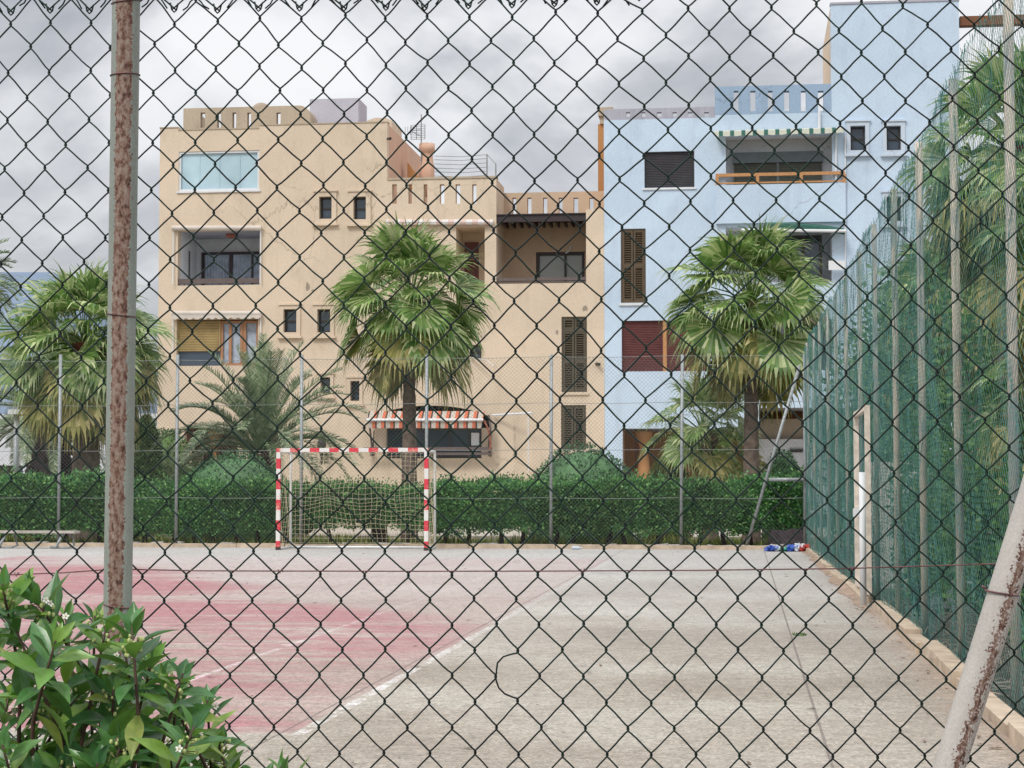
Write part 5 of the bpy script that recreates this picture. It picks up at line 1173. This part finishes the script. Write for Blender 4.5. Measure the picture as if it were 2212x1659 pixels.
q = P(108, 900, 50); date_palm('thick dark trunked date palm behind the broad left fan palm', (q.x, 50, -.02), (q.x, 50, 3.3), 3.0, 43, 60, -20, tr=.62, trm='darkbark')
q = P(-85, 620, 52); date_palm('dark feather palm poking in at the left edge', (q.x, 52, -.02), (q.x, 52, q.z), 1.9, 47, 50, -10, tr=.3)
q = P(335, 1010, 49); date_palm('small dark feather palm left of the beige garden wall', (q.x, 49, -.02), (q.x, 49, 1.1), 1.5, 48, 36, 0, tr=.2)

# plants beyond the right fence
RG = 'fan palms beyond the right fence'
fp('tall fan palm poking over the right fence toward the tower', 2200, 1250, 2200, 330, 260, 17, 51, group=RG, nleaf=36, old=52, tr=(.2, .16))
fp('nearest fan palm at the right edge beyond the fence', 2400, 1400, 2400, 480, 330, 12.5, 52, group=RG, nleaf=36, old=56, tr=(.2, .17))
fp('fan palm filling the middle of the right fence', 2110, 1200, 2110, 600, 200, 24, 53, group=RG, nleaf=40, old=50, tr=(.24, .2))
fp('farther fan palm beyond the right fence near the corner', 2010, 1200, 2010, 640, 150, 32, 54, group=RG, nleaf=44, old=30)
fp('low fan palm beyond the right fence behind the gate', 1930, 1200, 1930, 820, 120, 36, 55, group=RG, nleaf=40, old=24)
fp('low fan palm low down at the right edge', 2290, 1300, 2290, 850, 190, 15, 56, group=RG, nleaf=34, old=44)
def bush(label, px, py, Y, rx, ry, rz, n, size, mat, name='leafy_shrub', zc=None):
    q = P(px, py, Y); r_ = random.Random(int(px)); o = thing(name, label, 'bush', (q.x, Y, 0)); m = MB(); z = q.z if zc is None else zc
    leaf_ball(m, (q.x, Y, z), rx, ry, rz, n, size, r_, .35, .75, 0.02, 0, True); m.build('foliage', mat, o)
    t_ = MB()
    for k_ in range(4): t_.tube([(q.x + .05 * k_, Y, -.04), (q.x + r_.uniform(-.3, .3) * rx, Y + r_.uniform(-.2, .2), z * .5), (q.x + r_.uniform(-.6, .6) * rx, Y + r_.uniform(-.4, .4), z + rz * .4)], [.03, .022, .01], 6)
    t_.build('stems', M['darkbark'], o, True); return o
bush('bright leafy shrub beyond the fence low at the right edge', 2270, 1180, 13.0, .6, .9, .75, 9000, .075, M['leaf_bright'])
bush('leafy shrub beyond the second nearest fence post', 2140, 1130, 17, .55, 1.2, .9, 8000, .08, M['leaf_bright'])
bush('leafy shrub beyond the fence beside the pale wall', 2010, 1130, 21, .5, 1.2, .9, 8000, .09, M['leaf_tree'])
bush('yellow green shrub beyond the fence under the pale wall', 1975, 1180, 19.5, .4, .8, .55, 5000, .08, M['leaf_bright'])
bush('dark shrub beyond the fence behind the gate', 1905, 1080, 27, .6, 1.6, 1.1, 9000, .1, M['leaf_tree'])
bush('dark shrub beyond the far end of the right fence', 1850, 1060, 34, .7, 1.8, 1.3, 9000, .1, M['leaf_tree'])
bush('small green creeper growing at the foot of the right fence', 1862, 1115, 25.2, .3, .3, .25, 900, .07, M['leaf_bright'])
bush('tall sparse thicket beyond the right fence at the edge of the view', 2190, 900, 19, 1.1, 1.5, 2.0, 8000, .11, M['leaf_bright'])
bush('tall dark thicket behind the middle fan palm', 2060, 850, 29, 1.6, 1.5, 2.2, 14000, .13, M['leaf_tree'])
bush('dark thicket by the blue block beyond the fence', 1960, 900, 42, 2.0, 1.5, 2.6, 12000, .15, M['leaf_tree'])
f = MB(); q = rc(1884, 998, 1972, 1230, 24); f.box(q[0], q[1] + .3, 24, 24.2, -.05, q[3]); tag(f.build('garden_wall', plaster('pinkish_grey_plaster', (.70, .63, .58), (.5, .44, .4), .4)), 'pale pinkish grey wall beyond the right fence', 'wall')
f = MB(); q = rc(1990, 1280, 2140, 1290, 20); f.box(q[0], q[1], 20, 20.4, -.05, .28); tag(f.build('low_wall', M['white']), 'low white kerb wall beyond the right fence', 'wall')
# litter twigs in the bed and weed in the joint
m = MB()
for i in range(2600):
    X = rnd.uniform(1.5, 3.2); Y = 6 + 26 * rnd.random() ** 1.4; a = rnd.uniform(0, 6.28); l = rnd.uniform(.06, .25); z = .03 + .1 * mnoise.noise(Vector((X * 1.7, Y * 1.7, 0))); z = max(z, .0)
    m.tube([(X, Y, z), (X + math.cos(a) * l * .5, Y + math.sin(a) * l * .5, z + rnd.uniform(.01, .06)), (X + math.cos(a) * l, Y + math.sin(a) * l, z + rnd.uniform(0, .03))], .004, 3, False)
tag(m.build('dry_twigs', simple('dry_twig', (.30, .24, .20), .9, 0, .5, 3)), 'tangle of dry twigs and dead leaves below the right fence', 'twigs', kind='stuff')
m = MB(); q = P(1731, 1366, 15.8); r_ = random.Random(5)
for i in range(40): leafq(m, Vector((q.x, 16.4, .0)) + Vector((r_.uniform(-.05, .05), r_.uniform(-.05, .05), 0)), rv(r_) + Vector((0, 0, .7)), rv(r_), .032, .014)
tag(m.build('weed', M['leaf_bright']), 'tiny green weed sprouting in the court joint', 'weed')

m = MB(); r_ = random.Random(77)
for i in range(260):
    X = r_.uniform(-9, 1.2); Y = 6 + 31 * r_.random() ** 1.2
    if i % 3 == 0: X = 1.28 - abs(r_.gauss(0, .12))
    if i % 7 == 0: Y = 38.2 - abs(r_.gauss(0, .2))
    a = r_.uniform(0, 6.28); l = r_.uniform(.012, .045); dx, dy = math.cos(a) * l, math.sin(a) * l
    m.quad((X - dx, Y - dy, .004), (X + dy * .35, Y - dx * .35, .006), (X + dx, Y + dy, .010), (X - dy * .35, Y + dx * .35, .012))
tag(m.build('fallen_leaves', simple('dry_leaf', (.16, .11, .07), .9, 0, .6, 2)), 'small dry leaves and bits scattered over the court', 'leaves', kind='stuff')
# ------------------------------------------------------------------ foreground flowering shrub
def fg_leafmat():
    m, nt, b = newmat('glossy_leaf'); g_ = nt.nodes.new('ShaderNodeNewGeometry')
    r = ramp(nt, g_.outputs['Random Per Island'], [(0, (0.035, 0.12, 0.045)), (.45, (0.08, 0.22, 0.065)), (.8, (0.16, 0.33, 0.07)), (.95, (.26, .40, .07)), (1, (.28, .34, .08))])
    uv = nt.nodes.new('ShaderNodeUVMap'); s = nt.nodes.new('ShaderNodeSeparateXYZ'); nt.links.new(uv.outputs[0], s.inputs[0])
    d = math_(nt, 'ABSOLUTE', math_(nt, 'SUBTRACT', s.outputs['X'], .5)); rib = math_(nt, 'MULTIPLY', math_(nt, 'SUBTRACT', .035, d), 40, clamp=True)
    v = math_(nt, 'FRACT', math_(nt, 'ADD', math_(nt, 'MULTIPLY', s.outputs['Y'], 7), math_(nt, 'MULTIPLY', d, -5)))
    vein = math_(nt, 'MULTIPLY', math_(nt, 'SUBTRACT', .09, v), 6, clamp=True)
    n = noise_node(nt, 60, 4, .6); k_ = ramp(nt, n.outputs[0], [(.3, (.8,) * 3), (.7, (1.25,) * 3)]).outputs[0]
    mm = nt.nodes.new('ShaderNodeMixRGB'); mm.blend_type = 'MULTIPLY'; mm.inputs[0].default_value = 1; nt.links.new(r.outputs[0], mm.inputs[1]); nt.links.new(k_, mm.inputs[2])
    col = mixc(nt, math_(nt, 'MULTIPLY', vein, .18), mm.outputs[0], (.14, .26, .07)); col = mixc(nt, math_(nt, 'MULTIPLY', rib, .6), col, (.22, .34, .10))
    nt.links.new(col, b.inputs['Base Color']); b.inputs['Roughness'].default_value = .28
    bump(nt, b, math_(nt, 'ADD', n.outputs[0], math_(nt, 'MULTIPLY', rib, -1.0)), .25, .001)
    t = nt.nodes.new('ShaderNodeBsdfTranslucent'); nt.links.new(mixc(nt, .6, col, (.20, .36, .03)), t.inputs[0]); ms = nt.nodes.new('ShaderNodeMixShader'); ms.inputs[0].default_value = .25
    nt.links.new(b.outputs[0], ms.inputs[1]); nt.links.new(t.outputs[0], ms.inputs[2]); nt.links.new(ms.outputs[0], nt.nodes['Material Output'].inputs[0]); return m
M['gloss'] = fg_leafmat()
def lance(mb, p, d, nrm, Ln, w_, curl):
    d = d.normalized(); s = d.cross(nrm)
    if s.length < .05: s = d.orthogonal()
    s.normalize(); n = s.cross(d).normalized(); N_ = 7; base = len(mb.v); prof = (.10, .42, .82, 1.0, .90, .62, .28, .0); q = Vector(p); v = d.copy()
    for i in range(N_ + 1):
        if i: v = (v - n * curl / N_).normalized(); q = q + v * Ln / N_
        nn = s.cross(v).normalized(); w = w_ * .5 * prof[i] + .0006
        for t_ in (-1, -.5, 0, .5, 1): mb.v.append(tuple(q + s * w * t_ + nn * w * (.38 * abs(t_) ** 1.3)))
    for i in range(N_):
        for j in range(4):
            mb.f.append((base + i * 5 + j, base + i * 5 + j + 1, base + (i + 1) * 5 + j + 1, base + (i + 1) * 5 + j))
            mb.uv += [(j / 4, i / N_), ((j + 1) / 4, i / N_), ((j + 1) / 4, (i + 1) / N_), (j / 4, (i + 1) / N_)]
def flower_shrub(label, tips, root, seed, extra=0):
    r_ = random.Random(seed); o = thing('flowering_shrub', label, 'shrub', root); lf = MB(); lf.uv = []; br = MB(); bud = MB(); fl = MB(); cen = MB()
    for (px, py, Y, sz) in tips:
        T = P(px, py, Y); rt = Vector(root) + Vector((r_.uniform(-.1, .1), r_.uniform(-.05, .05), 0)); ax = (T - (rt + Vector((0, 0, .5)))); ax = (ax.normalized() + Vector((0, -.25, .35)) + rv(r_) * .6).normalized()
        S = T - ax * r_.uniform(.14, .22); midp = S.lerp(rt, .45) + Vector((r_.uniform(-.05, .05), 0, -.05)); pts = [rt, midp, S.lerp(midp, .25), S, T - ax * .06, T]
        br.tube(pts, [.0075, .0045, .0034, .0028, .0022, .0016], 7)
        nl = int(13 * sz); s0 = ax.orthogonal().normalized(); s1 = ax.cross(s0)
        for i in range(nl):
            u_ = i / nl; a = i * 2.39996 + r_.uniform(-.2, .2); off = T - ax * (.085 * u_ ** 1.1 + .002) * sz; rad = s0 * math.cos(a) + s1 * math.sin(a)
            tilt = math.radians(22 + 68 * u_ + r_.uniform(-10, 10)); d = ax * math.cos(tilt) + rad * math.sin(tilt); Ln = (.034 + .032 * min(1, u_ * 2)) * sz * r_.uniform(.85, 1.15)
            lance(lf, off + rad * .003, d, ax * math.sin(tilt) - rad * math.cos(tilt) + rv(r_) * .25, Ln, Ln * r_.uniform(.36, .46), r_.uniform(-.1, .7))
        for i in range(int(7 * sz)):                   # older, hanging leaves on the stem
            a = r_.uniform(0, 6.28); off = T - ax * r_.uniform(.08, .2); rad = s0 * math.cos(a) + s1 * math.sin(a); d = rad + ax * r_.uniform(-.5, .2) + Vector((0, 0, -.35)); Ln = r_.uniform(.06, .085) * sz
            lance(lf, off, d, Vector((0, 0, 1)) + rv(r_) * .5, Ln, Ln * .33, r_.uniform(.1, .7))
        for i in range(int(r_.choice((0, 10, 16, 22)) * sz)):    # buds
            a = r_.uniform(0, 6.28); off = T - ax * r_.uniform(.012, .05); rad = s0 * math.cos(a) + s1 * math.sin(a); e_ = off + rad * r_.uniform(.009, .018) + ax * .008
            br.tube([off, e_], .0006, 4); rr = r_.uniform(.0016, .0030); bud.lathe(e_, [(rr * math.cos(t * math.pi / 8) , rr * 1.35 * math.sin(t * math.pi / 8)) for t in range(-3, 4)], 7)
        for i in range(r_.choice((0, 0, 1, 2))):
            a = r_.uniform(3.4, 6.0); e_ = T - ax * r_.uniform(.01, .04) + Vector((math.cos(a) * .022, math.sin(a) * .022, .006)); fd = Vector((math.cos(a), math.sin(a), .5)).normalized(); f0 = fd.orthogonal().normalized(); f1 = fd.cross(f0)
            fl.mark()
            for k_ in range(5):
                w_ = 2 * math.pi * k_ / 5; pd = (f0 * math.cos(w_) + f1 * math.sin(w_) + fd * .15).normalized(); sd2 = pd.cross(fd).normalized()
                fl.quad(e_, e_ + pd * .0036 + sd2 * .0020, e_ + pd * .0062, e_ + pd * .0036 - sd2 * .0020)
            cen.lathe(e_ + fd * .0005, [(.0011, -.001), (.0012, .0005), (.0004, .0016)], 6)
    lf.build('leaves', M['gloss'], o, True); br.build('branches', simple('purple_stem_%d' % seed, (.09, .045, .035), .6, 0, .4, 40), o, True)
    if bud.v: tag(bud.build('buds', simple('cream_bud_%d' % seed, (.50, .55, .22), .5, 0, .3, 90), o, True), kind='stuff')
    if fl.v: fl.build('flower', simple('white_petal_%d' % seed, (.80, .78, .72), .6, 0, .05), o)
    if cen.v: tag(cen.build('flower_centres', simple('yellow_centre_%d' % seed, (.5, .4, .08)), o, True), kind='stuff')
    return o
r_ = random.Random(99); tips = []
main = [(5, 1262, 1.0), (72, 1290, 1.15), (28, 1345, .9), (120, 1385, 1.0), (140, 1320, .8), (232, 1345, 1.0), (285, 1352, 1.1), (205, 1330, .7), (268, 1400, .9), (195, 1455, 1.1), (60, 1430, 1.0), (330, 1425, 1.0), (350, 1470, .9), (245, 1490, 1.05), (315, 1495, 1.1), (395, 1455, .75), (380, 1520, 1.0), (448, 1512, .9), (420, 1570, 1.0), (470, 1590, .8), (455, 1625, 1.0), (265, 1600, 1.0), (340, 1590, .9), (110, 1520, 1.1), (20, 1500, 1.0), (180, 1560, 1.0), (60, 1600, 1.0), (5, 1610, 1.0), (210, 1650, 1.0), (120, 1660, 1.1), (390, 1650, 1.0), (300, 1665, 1.0), (40, 1680, 1.0), (440, 1690, 1.0), (-40, 1400, 1.0), (-60, 1550, 1.0), (-50, 1300, .9)]
for i, (x, y, s) in enumerate(main): tips.append((x, y, 2.5 + .38 * r_.random() - (.1 if i % 3 == 0 else 0), s))
for (x, y) in ((150, 1740), (260, 1760), (380, 1740), (30, 1760), (470, 1760), (500, 1660), (480, 1700), (330, 1840), (100, 1850), (-80, 1700)): tips.append((x, y, 2.6 + .2 * r_.random(), 1.0))
rt = P(230, 1659, 2.7); flower_shrub('glossy green shrub with tiny white flowers in the lower left corner', tips, (rt.x, 2.7, -.06), 7)
tips = [(606, 1655, 2.65, .75), (560, 1690, 2.6, .8), (650, 1700, 2.7, .8)]
rt = P(605, 1659, 2.7); flower_shrub('single leafy shrub sprig just showing at the bottom edge', tips, (rt.x, 2.7, -.06), 8)
